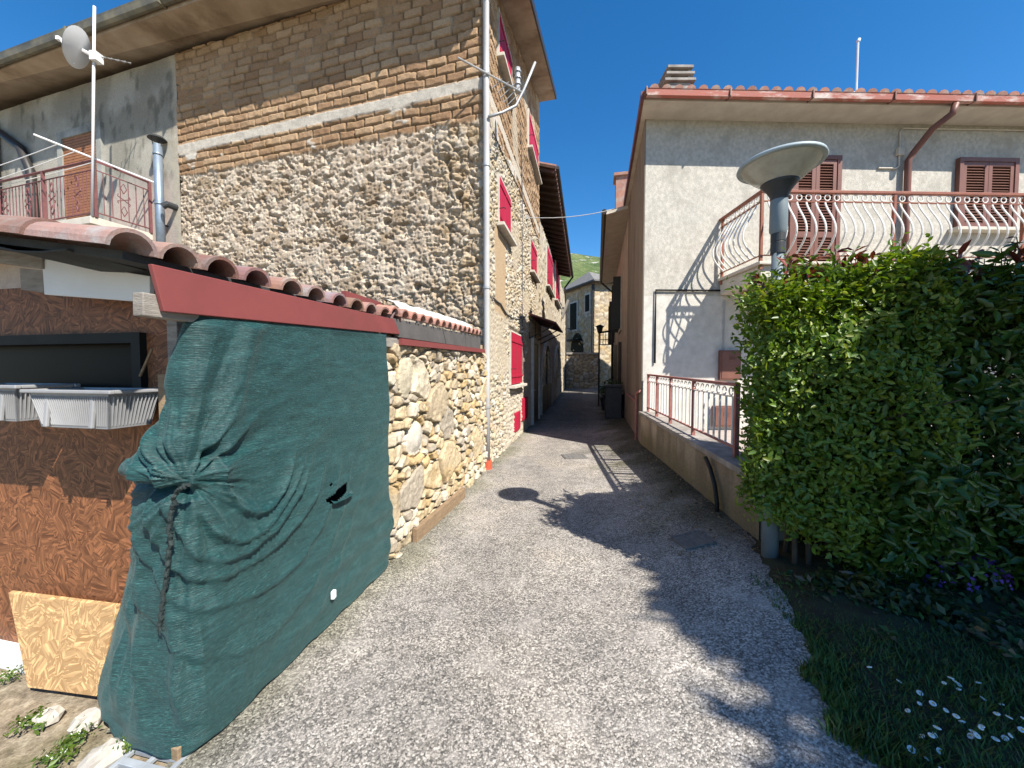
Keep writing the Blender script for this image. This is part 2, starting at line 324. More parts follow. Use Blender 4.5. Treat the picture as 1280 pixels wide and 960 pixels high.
# ------------------------------------------------------------------ object helpers
def tag(o, label=None, cat=None, group=None, kind=None):
    if label: o['label'] = label
    if cat: o['category'] = cat
    if group: o['group'] = group
    if kind: o['kind'] = kind
    return o
def thing(name, label, cat, loc=(0, 0, 0), group=None):
    o = bpy.data.objects.new(name, None); COL.objects.link(o); o.location = tuple(loc); o.empty_display_size = 0.2
    return tag(o, label, cat, group)
def wloc(o):
    v = np.array(o.location)
    while o.parent: o = o.parent; v = v + np.array(o.location)
    return v
class MB:
    def __init__(s): s.v = []; s.f = []; s.n = 0; s.c = []
    def add(s, V, F, col=(1, 1, 1)):
        V = np.asarray(V, float).reshape(-1, 3); s.v.append(V); s.f += [tuple(int(i) + s.n for i in f) for f in F]
        s.n += len(V); c = np.asarray(col, float); s.c.append(np.broadcast_to(c, (len(V), 3))); return s
    def box(s, c, size, ax=None, col=(1, 1, 1)):
        ax = np.eye(3) if ax is None else np.array(ax, float)
        h = np.array(size) / 2.0
        V = [np.array(c) + ax[0] * x * h[0] + ax[1] * y * h[1] + ax[2] * z * h[2] for x in (-1, 1) for y in (-1, 1) for z in (-1, 1)]
        return s.add(V, [(0, 1, 3, 2), (4, 6, 7, 5), (0, 4, 5, 1), (2, 3, 7, 6), (0, 2, 6, 4), (1, 5, 7, 3)], col)
    def hexa(s, b4, t4, col=(1, 1, 1)):
        return s.add(list(b4) + list(t4), [(3, 2, 1, 0), (4, 5, 6, 7), (0, 1, 5, 4), (1, 2, 6, 5), (2, 3, 7, 6), (3, 0, 4, 7)], col)
    def tube(s, pts, r, n=8, cap=True, col=(1, 1, 1)):
        P = np.array(pts, float); R = np.broadcast_to(np.array(r, float), (len(P),))
        T = np.gradient(P, axis=0); V = []
        up = np.array([0, 0, 1.0]) if abs(unit(T[0])[2]) < 0.9 else np.array([1.0, 0, 0])
        a = unit(np.cross(unit(T[0]), up))
        for p, t, q in zip(P, T, R):
            t = unit(t); a = unit(a - t * np.dot(a, t)); b = np.cross(t, a)
            for k in range(n):
                th = 2 * math.pi * k / n; V.append(p + (a * math.cos(th) + b * math.sin(th)) * q)
        F = [(i * n + k, i * n + (k + 1) % n, (i + 1) * n + (k + 1) % n, (i + 1) * n + k) for i in range(len(P) - 1) for k in range(n)]
        if cap: F += [tuple(range(n))[::-1], tuple((len(P) - 1) * n + k for k in range(n))]
        return s.add(V, F, col)
    def lathe(s, prof, c, n=32, col=(1, 1, 1)):
        V = [np.array(c) + np.array([r * math.cos(2 * math.pi * k / n), r * math.sin(2 * math.pi * k / n), z]) for r, z in prof for k in range(n)]
        F = [(i * n + k, i * n + (k + 1) % n, (i + 1) * n + (k + 1) % n, (i + 1) * n + k) for i in range(len(prof) - 1) for k in range(n)]
        return s.add(V, F, col)
    def build(s, name, m, parent=None, smooth=False, bevel=0.0, loc=None):
        me = bpy.data.meshes.new(name)
        V = np.concatenate(s.v); off = np.zeros(3)
        if parent is not None: off = wloc(parent)
        elif loc is not None: off = np.array(loc, float)
        me.from_pydata((V - off).tolist(), [], s.f); me.update()
        a = me.color_attributes.new('Col', 'FLOAT_COLOR', 'POINT')
        cc = np.ones((len(V), 4), np.float32); cc[:, :3] = np.concatenate(s.c); a.data.foreach_set('color', cc.ravel())
        if smooth: me.polygons.foreach_set('use_smooth', [True] * len(me.polygons))
        me.materials.append(m)
        o = bpy.data.objects.new(name, me); COL.objects.link(o)
        if parent is not None: o.parent = parent
        elif loc is not None: o.location = tuple(off)
        if bevel:
            b = o.modifiers.new('bevel', 'BEVEL'); b.width = bevel; b.segments = 2; b.limit_method = 'ANGLE'
        return o
def grid_faces(nu, nv):
    i = np.arange(nu - 1)[:, None] * nv + np.arange(nv - 1)[None, :]
    i = i.ravel(); return np.stack([i, i + nv, i + nv + 1, i + 1], 1)
def fast(name, V, Fq, m, parent=None, col=None, smooth=True, uv=None, loc=None):
    V = np.asarray(V, np.float64); off = np.zeros(3)
    if parent is not None: off = wloc(parent)
    elif loc is not None: off = np.array(loc, float)
    k = Fq.shape[1]
    me = bpy.data.meshes.new(name)
    me.vertices.add(len(V)); me.vertices.foreach_set('co', (V - off).astype(np.float32).ravel())
    me.loops.add(Fq.size); me.loops.foreach_set('vertex_index', Fq.astype(np.int32).ravel())
    me.polygons.add(len(Fq)); me.polygons.foreach_set('loop_start', np.arange(0, Fq.size, k, dtype=np.int32))
    try: me.polygons.foreach_set('loop_total', np.full(len(Fq), k, np.int32))
    except Exception: pass
    if smooth: me.polygons.foreach_set('use_smooth', np.ones(len(Fq), bool))
    me.update(calc_edges=True); me.validate()
    if col is not None:
        a = me.color_attributes.new('Col', 'FLOAT_COLOR', 'POINT')
        cc = np.ones((len(V), 4), np.float32); cc[:, :3] = col; a.data.foreach_set('color', cc.ravel())
    if uv is not None:
        u = me.uv_layers.new(name='UV'); u.data.foreach_set('uv', uv[Fq.ravel()].astype(np.float32).ravel())
    me.materials.append(m)
    o = bpy.data.objects.new(name, me); COL.objects.link(o)
    if parent is not None: o.parent = parent
    elif loc is not None: o.location = tuple(off)
    return o
def copy_tree(o, parent=None):
    c = o.copy(); COL.objects.link(c); c.parent = parent
    for ch in list(o.children): copy_tree(ch, c)
    return c
def wallsheet(name, O, xd, nrm, u0, u1, z0, ztop, res, fn, parent, m=None):
    """dense masonry surface: fn(U,Z) -> displacement outward, colour"""
    nu = max(2, int((u1 - u0) / res) + 1); zt = ztop if callable(ztop) else (lambda u: np.full_like(u, ztop))
    us = np.linspace(u0, u1, nu); top = zt(us); nv = max(2, int((top.max() - z0) / res) + 1)
    U = np.repeat(us[:, None], nv, 1); Z = z0 + (top - z0)[:, None] * np.linspace(0, 1, nv)[None, :]
    D, C = fn(U, Z)
    P = np.zeros((nu, nv, 3)); P[..., :2] = np.array(O)[:2] + U[..., None] * np.array(xd)[:2] + D[..., None] * np.array(nrm)[:2]; P[..., 2] = Z
    Fq = grid_faces(nu, nv)
    cr = xd[0] * nrm[1] - xd[1] * nrm[0]
    if cr > 0: Fq = Fq[:, ::-1]
    return fast(name, P.reshape(-1, 3), Fq, m or M['masonry'], parent, np.clip(C.reshape(-1, 3), 0, 1))
def leafmesh(name, P, N, size, m, parent, cols, aspect=0.42, fold=0.25, six=True, tipdown=0.3, loc=None):
    """many single leaves: P positions, N outward normals"""
    n = len(P)
    N = N + RNG.normal(0, 0.55, (n, 3)); N /= np.linalg.norm(N, axis=1)[:, None]
    T = RNG.normal(0, 1, (n, 3)); T[:, 2] += 0.35 - tipdown * RNG.random(n)
    T -= N * np.sum(T * N, 1)[:, None]; T /= np.linalg.norm(T, axis=1)[:, None]
    B = np.cross(N, T); L = (size * RNG.uniform(0.5, 1.4, n))[:, None]; w = L * aspect * 0.5
    up = N * fold * w * 1.2
    if six:
        V = np.stack([P, P + T * L * .3 + B * w + up, P + T * L * .68 + B * w * .8 + up, P + T * L - N * L * .08,
                      P + T * L * .68 - B * w * .8 + up, P + T * L * .3 - B * w + up], 1).reshape(-1, 3)
        b = np.arange(n)[:, None] * 6
        Fq = np.concatenate([b + np.array([0, 3, 2, 1]), b + np.array([0, 5, 4, 3])]); k = 6
    else:
        V = np.stack([P, P + T * L * .45 + B * w + up, P + T * L, P + T * L * .45 - B * w + up], 1).reshape(-1, 3)
        b = np.arange(n)[:, None] * 4; Fq = np.concatenate([b + np.array([0, 2, 1]), b + np.array([0, 3, 2])]); k = 4
    return fast(name, V, Fq, m, parent, np.repeat(cols, k, 0), smooth=False, loc=loc)
def leafcols(n, base, var=0.25, yellow=0.25):
    c = np.array(base)[None, :] * RNG.uniform(1 - var, 1 + var, (n, 1))
    y = (RNG.random((n, 1)) ** 3) * yellow
    return np.clip(c * (1 - y) + np.array([[base[1] * 1.25, base[1] * 1.35, base[2] * .7]]) * y, 0, 1)

# ------------------------------------------------------------------ layout frames
CL = np.array([-0.455, 6.11])                       # street corner of the old house
dL = unit((0.200, 0.980)); nL = np.array([dL[1], -dL[0]])       # alley facade (left side), normal to the alley
dG = unit((-0.962, 0.273)); nG = np.array([-dG[1], dG[0]])      # gable direction; normal to the viewer
if nG[1] > 0: nG = -nG
OR = np.array([2.47, 7.10])
fR = unit((1, 0.03)); nR = np.array([fR[1], -fR[0]])
dR = unit((0.2256, 1.0)); nRs = np.array([-dR[1], dR[0]])       # side of the right house, normal into the alley
def v3(a, z): return np.array([a[0], a[1], z])
def LP(u, z, w=0.0): return v3(CL + dL * u + nL * w, z)          # point on the alley facade plane
def GP(t, z, w=0.0): return v3(CL + dG * t + nG * w, z)
def RP(u, z, w=0.0): return v3(OR + fR * u + nR * w, z)
def SP(s, z, w=0.0): return v3(OR + dR * s + nRs * w, z)
def uz_L(px, py):
    p = onp(px, py, v3(CL, 0), v3(nL, 0)); return float(np.dot(p[:2] - CL, dL)), float(p[2])
def tz_G(px, py):
    p = onp(px, py, v3(CL, 0), v3(nG, 0)); return float(np.dot(p[:2] - CL, dG)), float(p[2])
def uz_R(px, py):
    p = onp(px, py, v3(OR, 0), v3(nR, 0)); return float(np.dot(p[:2] - OR, fR)), float(p[2])
AXL = [v3(dL, 0), v3(nL, 0), (0, 0, 1)]; AXG = [v3(dG, 0), v3(nG, 0), (0, 0, 1)]
AXR = [v3(fR, 0), v3(nR, 0), (0, 0, 1)]; AXS = [v3(dR, 0), v3(nRs, 0), (0, 0, 1)]
def leftX(Y): return CL[0] + (Y - CL[1]) * dL[0] / dL[1]
def rightX(Y): return OR[0] - (OR[1] - Y) * 0.1188
def gz(X, Y):
    X = np.asarray(X, float); Y = np.asarray(Y, float)
    c = X - leftX(Y)
    z = 0.22 * sstep(1.6, 3.1, c) * sstep(14, 9, Y)
    return z + 0.018 * np.clip(Y - 13, 0, 16)

# ------------------------------------------------------------------ ground, road, lawn
def ground_sheet(name, xs, ys, zoff, m, mask=None, colfn=None, label=None, bumpz=0.0):
    X, Y = np.meshgrid(xs, ys, indexing='ij'); Z = gz(X, Y) + zoff
    if bumpz: Z = Z + bumpz * (fbm(X * 3, Y * 3, 5) - 0.5)
    Fq = grid_faces(len(xs), len(ys)); V = np.stack([X, Y, Z], -1).reshape(-1, 3)
    if mask is not None:
        ctr = V[Fq].mean(1); Fq = Fq[mask(ctr[:, 0], ctr[:, 1])]
    col = np.ones((len(V), 3)) if colfn is None else colfn(V[:, 0], V[:, 1])
    o = fast(name, V, Fq, m, None, col)
    return tag(o, kind='structure')
far = MB(); far.add([(-900, -60, -0.06), (900, -60, -0.06), (900, 900, -0.06), (-900, 900, -0.06)], [(0, 1, 2, 3)])
tag(far.build('ground', M['dirt']), kind='structure')
def lawn_edge(Y):      # x where the road ends and the grass starts
    return np.interp(Y, [-3, 1.0, 1.5, 1.9, 2.3, 2.6, 3.0, 3.3], [1.0, 1.25, 1.36, 1.52, 1.66, 1.80, 1.9, 2.1])
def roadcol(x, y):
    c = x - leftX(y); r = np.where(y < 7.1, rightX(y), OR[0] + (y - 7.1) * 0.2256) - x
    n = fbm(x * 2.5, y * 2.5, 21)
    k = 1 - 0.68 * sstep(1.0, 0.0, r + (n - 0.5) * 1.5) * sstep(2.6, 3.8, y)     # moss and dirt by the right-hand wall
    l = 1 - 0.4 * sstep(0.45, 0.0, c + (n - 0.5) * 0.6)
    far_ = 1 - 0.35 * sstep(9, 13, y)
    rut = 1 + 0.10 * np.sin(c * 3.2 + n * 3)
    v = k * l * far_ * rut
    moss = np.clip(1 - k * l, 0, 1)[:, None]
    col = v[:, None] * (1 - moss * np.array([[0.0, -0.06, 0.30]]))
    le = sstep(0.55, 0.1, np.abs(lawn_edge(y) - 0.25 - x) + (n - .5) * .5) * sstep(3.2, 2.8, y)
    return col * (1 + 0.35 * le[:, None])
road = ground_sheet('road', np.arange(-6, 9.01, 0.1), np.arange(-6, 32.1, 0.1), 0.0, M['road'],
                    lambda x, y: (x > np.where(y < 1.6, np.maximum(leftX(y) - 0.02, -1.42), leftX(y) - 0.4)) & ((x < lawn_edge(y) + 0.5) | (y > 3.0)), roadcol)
ly = np.arange(-4, 3.9, 0.04); lu = np.concatenate([np.linspace(0, .5, 22), np.linspace(.56, 1.6, 12), np.linspace(1.8, 11, 20)])
LU, LY = np.meshgrid(lu, ly, indexing='ij'); LX_ = lawn_edge(LY) + LU - .10 + .14 * (fbm(LY * 2.3, LY * 0 + 2, 44, 4) - .5)
LZ = gz(LX_, LY) - .012 + .030 * sstep(0, .30, LU) + .022 * (fbm(LX_ * 7, LY * 7, 5, 4) - .5) * sstep(0, .1, LU)
tag(fast('lawn', np.stack([LX_, LY, LZ], -1).reshape(-1, 3), grid_faces(len(lu), len(ly)), M['lawn_soil']), kind='structure')
dirt = ground_sheet('soil', np.arange(-9, 0.2, 0.05), np.arange(-2, 2.6, 0.05), -0.022, M['dirt'], lambda x, y: x < np.where(y < 1.6, np.maximum(leftX(y) + 0.03, -1.36), leftX(y) + .03), bumpz=0.05)
# hill far behind the village
xs = np.linspace(-500, 900, 130); ys = np.linspace(150, 760, 70)
X, Y = np.meshgrid(xs, ys, indexing='ij')
H = 135 * sstep(160, 420, Y) * (0.86 + 0.25 * fbm(X / 160, Y / 160, 4) ) + 16 * (fbm(X / 45, Y / 45, 9) - .5) + 10 * (ridge(X / 90, Y / 60, 2) - .5) - 4
tag(fast('hill', np.stack([X, Y, H], -1).reshape(-1, 3), grid_faces(len(xs), len(ys)), M['hill']), kind='structure')

# ------------------------------------------------------------------ masonry patterns
def f_rubble(U, Z, seed=0):
    wx = U + 0.06 * (fbm(U * 6, Z * 6, 35 + seed) - .5); wz = Z + 0.05 * (fbm(U * 6, Z * 6, 36 + seed) - .5)
    a = ridge(wx * 10.5, wz * 18, 31 + seed, 4); b = fbm(U * 24, Z * 34, 41 + seed, 3); big = fbm(U * 1.3, Z * 1.5, 51, 3)
    f1, f2, cid = worley(wx * 15, wz * 25, 61 + seed, 0.35)
    stone = sstep(0.0, 0.25, f2 - f1)
    cav = sstep(0.57, 0.70, fbm(wx * 8.5, wz * 15, 71 + seed, 4))
    D = 0.055 * (a - 0.5) + 0.050 * (b - 0.5) + 0.022 * stone * (0.3 + cid) + 0.05 * (big - .5) - 0.055 * cav
    D = np.where(D > .01, .01 + .35 * (D - .01), D) - .03 * sstep(.60, .74, fbm(wx * 14, wz * 34, 73 + seed, 3))
    t = sstep(0.3, 0.7, fbm(U * 6, Z * 7, 81 + seed, 4))[..., None]; w = (0.75 + 0.5 * cid)[..., None]
    C = lerp(c3(0.47, 0.375, 0.285), c3(0.62, 0.525, 0.42), t) * lerp(1.0, w, 0.5)
    dk = sstep(0.56, 0.70, fbm(U * 3.3, Z * 5.1, 91 + seed, 4))[..., None]
    C = lerp(C, c3(0.32, 0.23, 0.145), dk * 0.65)
    return D, C
def f_brick(U, Z, seed=0, bw=0.36, bh=0.145):
    Zw = Z + 0.022 * (fbm(U * 1.3, Z * 2, 15 + seed) - .5) + 0.03 * (vnoise(U * 2.2, Z * .5, 13) - .5)
    r = np.floor(Zw / bh); fz = Zw / bh - r
    off = _h(r.astype(int), np.zeros_like(r).astype(int), 5) + 0.5 * (r % 2)
    uu = U / bw + off + 0.16 * (vnoise(U * 3, r * 3.7, 6) - .5); k = np.floor(uu); fu = uu - k
    idr = _h(k.astype(int), r.astype(int), 8 + seed)
    wob = 0.5 * (fbm(U * 13, Z * 13, 22 + seed, 3) - .5)
    ez = np.minimum(fz, 1 - fz) * bh; eu = np.minimum(fu, 1 - fu) * bw
    e = np.minimum(ez, eu) + wob * 0.018
    body = sstep(0.003, 0.017, e)
    D = 0.044 * body + 0.024 * (idr - .5) * body + 0.026 * (fbm(U * 11, Z * 11, 33 + seed, 4) - .5)
    base = lerp(c3(0.33, 0.20, 0.115), c3(0.50, 0.345, 0.215), idr[..., None])
    base = lerp(base, c3(0.30, 0.19, 0.10), (sstep(.55, .75, fbm(U * 5, Z * 5, 44, 4)) * .6)[..., None])
    jn = fbm(U * 1.7, Z * 2.1, 55, 3)
    mort = lerp(c3(0.20, 0.135, 0.08), c3(0.42, 0.34, 0.25), sstep(0.56, 0.68, jn)[..., None])
    C = lerp(mort, base, body[..., None])
    
    pl = sstep(0.66, 0.72, fbm(U * 1.9 + 3, Z * 3.1, 66, 4)) * sstep(6.2, 5.9, Z)
    C = lerp(C, c3(0.62, 0.58, 0.51), pl[..., None]); D = lerp(D, 0.045 + 0.01 * fbm(U * 20, Z * 20, 1), pl)
    return D, C
def f_stone(U, Z, seed=0, sx=5.6, sz=8.5, big=True):
    wu = U + 0.05 * (fbm(U * 5, Z * 5, 101 + seed) - .5); wz = Z + 0.05 * (fbm(U * 5, Z * 5, 111 + seed) - .5)
    f1, f2, cid = worley(wu * sx, wz * sz, 121 + seed, 0.30)
    gap = f2 - f1
    if big:
        g1, g2, gid = worley(wu * 2.1, wz * 2.6, 131 + seed, 0.2)
        isb = (gid > 0.74)
        gb = (g2 - g1) * 2.2
        gap = np.where(isb, gb, gap); cid = np.where(isb, (gid - .74) * 3.6, cid)
    st = sstep(0.02, 0.20, gap)
    D = 0.075 * st * (0.45 + 0.75 * cid) + 0.035 * (fbm(U * 9, Z * 9, 141 + seed, 4) - .5) + 0.012 * (fbm(U * 40, Z * 40, 151, 2) - .5) + 0.03 * (ridge(U * 7, Z * 8, 17) - .5) * st
    pal = np.array([[0.56, 0.47, 0.33], [0.62, 0.56, 0.46], [0.47, 0.40, 0.30], [0.66, 0.62, 0.55], [0.53, 0.40, 0.23], [0.42, 0.38, 0.33], [0.60, 0.50, 0.35]])
    C = pal[(np.clip(cid, 0, .999) * 7 * 3.7).astype(int) % 7]
    C = C * (0.8 + 0.4 * fbm(U * 12, Z * 12, 161 + seed, 4))[..., None]
    C = lerp(C, c3(0.40, 0.29, 0.15), (sstep(.60, .72, fbm(U * 4.2, Z * 4.2, 171, 4)) * .55)[..., None])
    C = lerp(c3(0.26, 0.21, 0.15), C, st[..., None])
    return D, C

# ------------------------------------------------------------------ LEFT OLD HOUSE
house = thing('stone_house', 'tall old stone and tufa brick house with red shutters along the alley on the left', 'house', v3(CL, 0))
LEN_A = 6.52                 # alley facade length
def topL(u): return 7.93 + 0.356 * np.asarray(u, float)
win_px = [  # left x, right x, y top, y bottom (measured at the left edge), kind
    (620, 636, 14, 71), (658.5, 670.5, 138, 184), (620.2, 634.8, 219.5, 279), (661, 668.6, 298, 338),
    (635.3, 649.5, 414.5, 481)]
wins = []
for xl, xr, yt, yb in win_px:
    u0, z1 = uz_L(xl, yt); u1, _ = uz_L(xr, yt); _, z0 = uz_L(xl, yb); wins.append((u0, u1, z0, z1))
def flat_rects(U, Z, D, C, rects, mg=0.10, col=None):
    for (a, b, c, d) in rects:
        k = sstep(mg + .03, mg - .03, np.maximum(np.maximum(a - U, U - b), np.maximum(c - Z, Z - d)))
        D = D * (1 - k); 
        if col is not None: C = lerp(C, np.array(col) * (0.85 + .3 * fbm(U * 6, Z * 6, 3))[..., None], (k * .9)[..., None])
    return D, C
holes = [tz_G(*p) for p in ((460, 357), (522, 358), (484, 277), (406, 359), (430, 300), (560, 200), (575, 245))]
def fn_gable(U, Z):
    Dr, Cr = f_rubble(U, Z); Db, Cb = f_brick(U, Z)
    Ds, Cs = f_stone(U, Z, 7, 5.0, 6.0, False)
    k = sstep(1.25, 0.5, U + 0.7 * (fbm(U * 3, Z * 2.2, 8) - .5)) * sstep(5.7, 5.4, Z)     # big corner stones
    Dr = Dr + k * (.5 * Ds - .022); Cr = lerp(Cr, Cs * c3(.92, .84, .74), (k * .4)[..., None])
    bnd = 5.55 + 0.06 * (fbm(U * 4, U * 0, 9) - .5) * 2
    kb = sstep(-0.02, 0.03, Z - bnd)
    D = lerp(Dr + 0.015, Db, kb); C = lerp(Cr, Cb, kb[..., None])
    e = 0.014 * (fbm(U * 6, Z * 6, 12) - .5)
    band = sstep(0.0, 0.015, Z - 6.0 + e) * sstep(6.19, 6.175, Z + e)
    D = lerp(D, 0.045 + 0.008 * fbm(U * 15, Z * 15, 14), band)
    C = lerp(C, c3(0.57, 0.52, 0.45) * (0.75 + .45 * fbm(U * 9, Z * 9, 77))[..., None], band[..., None])
    for (t, z) in holes:
        q = np.hypot(U - t, (Z - z) * 1.3); D = D - 0.16 * sstep(0.085, 0.05, q + 0.05 * (fbm(U * 14, Z * 14, 2) - .5))
    D = D * sstep(0.0, 0.04, U + 0.02) 
    return D, C
wallsheet('gable_wall', v3(CL, 0), dG, nG, 0.0, 6.62, 1.8, 8.0, 0.017, fn_gable, house)
def fn_plaster(U, Z):
    D = 0.02 * (fbm(U * 2, Z * 2, 3) - .5) + 0.006 * (fbm(U * 12, Z * 12, 5) - .5) + 0.02
    n = fbm(U * 1.1, Z * 1.3, 6, 5); n2 = fbm(U * 5, Z * 2.5, 7, 5)
    C = lerp(c3(0.44, 0.415, 0.36), c3(0.31, 0.29, 0.245), sstep(.4, .65, n)[..., None])
    C = lerp(C, c3(0.15, 0.145, 0.12), (sstep(.58, .72, n2) * .7)[..., None])
    lowpink = sstep(6.0, 5.2, Z)[..., None]; C = lerp(C, c3(0.52, 0.43, 0.385), lowpink * .75)
    ed = sstep(6.95, 6.72, U + .18 * (n2 - .5) * 2); C = lerp(C, c3(0.47, 0.42, 0.34), ed[..., None]); D = D + 0.02 * ed * fbm(U * 9, Z * 9, 4)
    return D, C
wallsheet('plaster_wall', v3(CL, 0), dG, nG, 6.62, 15.0, 1.3, 8.0, 0.05, fn_plaster, house)
def fn_alley(U, Z):
    Ds, Cs = f_stone(U + 40, Z, 3, 6.5, 8.5, False); Db, Cb = f_brick(U + 20, Z, 2)
    mort = c3(0.56, 0.49, 0.39)
    f1, f2, cid = worley(U * 7.5 + 9, Z * 10, 301, .3); st = sstep(.05, .3, f2 - f1)
    Cm = lerp(mort, Cs, (st * .8)[..., None]); Dm = 0.6 * Ds * st + .02
    bnd = 5.75 + 0.25 * (fbm(U * 2, U * 0, 19) - .5); kb = sstep(-.03, .03, Z - bnd)
    D = lerp(Dm, Db, kb); C = lerp(Cm, Cb, kb[..., None])
    pl = sstep(.53, .60, fbm(U * .8 + 2, Z * .9 + 1, 23, 5))
    C = lerp(C, c3(0.55, 0.47, 0.36) * (0.8 + .35 * fbm(U * 5, Z * 5, 29))[..., None], (pl * .75)[..., None]); D = lerp(D, 0.035 + .01 * fbm(U * 12, Z * 12, 4), pl * .75)
    # tan render patch under the first upper window
    pt = sstep(.06, 0, np.abs(U - 1.0) - .42) * sstep(.1, 0, np.abs(Z - 3.4) - .72)
    C = lerp(C, c3(0.50, 0.36, 0.22), pt[..., None] * .85); D = lerp(D, D * 0 + .04, pt)
    lo = sstep(2.0, 1.2, Z + .5 * (fbm(U * 2, Z * 2, 37) - .5)) * sstep(1.2, 1.6, U); C = lerp(C, c3(0.57, 0.51, 0.43), lo[..., None] * .55); D = lerp(D, D * .4 + .02, lo * .6)
    e = .02 * (fbm(U * 6, Z * 6, 12) - .5)
    band = sstep(0.0, .02, Z - 6.0 + e) * sstep(6.22, 6.2, Z + e)
    D = lerp(D, .04 + 0 * D, band); C = lerp(C, c3(0.60, 0.53, 0.43), band[..., None])
    D, C = flat_rects(U, Z, D, C, wins, 0.10, (0.62, 0.56, 0.47))
    D = D * sstep(-.02, .04, U)
    return D, C
wallsheet('alley_wall', v3(CL, 0), dL, nL, 0.0, LEN_A, -0.1, topL, 0.022, fn_alley, house)
b = MB()   # solid body behind the wall faces
a0, a1, a2, a3 = LP(0.0, 0, -0.09) + v3(dG * .09, 0), LP(LEN_A, 0, -0.09), GP(15, 0, -.09) + v3(dL * LEN_A, 0), GP(15, 0, -0.09)
a0 = a0 - v3(nG * .09, 0)
bot = [v3(p, -0.3) for p in (a0, a1, a2, a3)]
topz = lambda p: 7.9 + 0.356 * max(0.0, float(np.dot(np.array(p[:2]) - CL, -nG)))
b.hexa(bot, [v3(p, topz(p)) for p in (a0, a1, a2, a3)]); b.build('wall_core', M['brickcore'], house)
# roof slab with concrete soffit
ov, ovA = 0.70, 0.55
def roofz(p): s = float(np.dot(np.array(p[:2]) - CL, dL)); return 7.95 + 0.356 * max(s, 0) + (0.08 if s < 0 else 0)
P0 = CL + nG * ov + nL * ovA; P1 = CL + dL * (LEN_A + .06) + nL * ovA; P2 = CL + dL * (LEN_A + .06) + dG * 16; P3 = CL + nG * ov + dG * 16
Q0 = CL + nL * ovA; Q3 = CL + dG * 16
b = MB()
for A in ((P0, Q0, Q3, P3), (Q0, P1, P2, Q3)):
    lo = [v3(p, roofz(p) + (0.0 if i in (1, 2) or A[0] is Q0 else 0.0)) for i, p in enumerate(A)]
    b.hexa(lo, [q + np.array([0, 0, .13]) for q in lo])
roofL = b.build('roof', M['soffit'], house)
b = MB()
seg = MB()
for A, B_ in ((P3 + nG * .06, P0 + nG * .06),):
    za, zb = roofz(P3) + .07, roofz(P0) + .07
    n = 26
    for i in range(n):
        p = A + (B_ - A) * i / n; q = A + (B_ - A) * (i + 1) / n
        prof = [(-0.065, .08), (-.065, -.02), (-.035, -.075), (.02, -.085), (.06, -.04), (.075, .05), (.085, .085), (.07, .085), (.06, .06)]
        V = [v3(p + nG * o, za + h) for o, h in prof] + [v3(q + nG * o, za + h) for o, h in prof]
        m_ = len(prof); seg.add(V, [(j, j + 1, m_ + j + 1, m_ + j) for j in range(m_ - 1)])
        if i % 4 == 0: seg.box(v3(p + nG * .01, za + .0), (.03, .17, .19), AXG)
g = seg.build('gutter', M['gutter'], roofL)
b = MB(); lo = [v3(CL + nL * ovA + dL * s, 7.95 + .356 * max(s, 0)) for s in (-ov, 0, LEN_A + .06)]
for i in range(2):
    A, B_ = lo[i], lo[i + 1]; o = v3(nL * .035, 0); h = np.array([0, 0, .17])
    b.hexa([A, B_, B_ + o, A + o], [A + h, B_ + h, B_ + o + h, A + o + h])
b.build('verge_trim', M['dark_gutter'], roofL)
# shutters in the alley facade
def red_window(root, u0, u1, z0, z1, w0=0.03, sill=True):
    fr = MB(); t = .035
    for (a, c, d, e) in ((u0 - t, u0, z0, z1 + t), (u1, u1 + t, z0, z1 + t), (u0, u1, z1, z1 + t)):
        fr.box(LP((a + c) / 2, (d + e) / 2, w0 + .01), (c - a, .05, e - d), AXL)
    win = fr.build('window', M['stone_sill'], root)
    mid = (u0 + u1) / 2
    for k, (a, c) in enumerate(((u0 + .004, mid - .004), (mid + .004, u1 - .004))):
        s = MB(); s.box(LP((a + c) / 2, (z0 + z1) / 2, w0 + .022), (c - a, .03, z1 - z0 - .01), AXL)
        for zz in (z0 + .16 * (z1 - z0), z1 - .16 * (z1 - z0)):
            s.box(LP((a + c) / 2, zz, w0 + .045), (c - a - .02, .016, .05), AXL)
        for q_ in range(1, 4): s.box(LP(a + (c - a) * q_ / 4, (z0 + z1) / 2, w0 + .0395), (.006, .006, z1 - z0 - .02), AXL)
        s.build('shutter', M['red_shutter'], win, bevel=.004)
    if sill:
        s = MB(); s.box(LP(mid, z0 - .045, w0 + .05), (u1 - u0 + .22, .19, .06), AXL); s.build('sill', M['stone_sill'], win, bevel=.006)
        s = MB()
        for zz in (z0 + .3 * (z1 - z0),): s.tube([LP(u0 - .02, zz, .03), LP(u0 - .03, zz, .16), LP(u0 + .02, zz, .17)], .008, 6)
        s.build('shutter_hook', M['black_iron'], win)
    return win
for (u0, u1, z0, z1) in wins: red_window(house, u0, u1, z0, z1)
# small red utility hatches low on the wall
for (xl, xr, yt, yb) in ((640.4, 646.3, 516.5, 540), (650, 656, 498, 526)):
    u0, z1 = uz_L(xl, yt); u1, _ = uz_L(xr, yt); _, z0 = uz_L(xl, yb)
    s = MB(); s.box(LP((u0 + u1) / 2, (z0 + z1) / 2, .055), (u1 - u0, .05, z1 - z0), AXL); s.box(LP((u0 + u1) / 2, (z0 + z1) / 2, .085), (u1 - u0 - .06, .012, z1 - z0 - .06), AXL)
    s.build('meter_hatch', M['red_shutter'], house, bevel=.004)
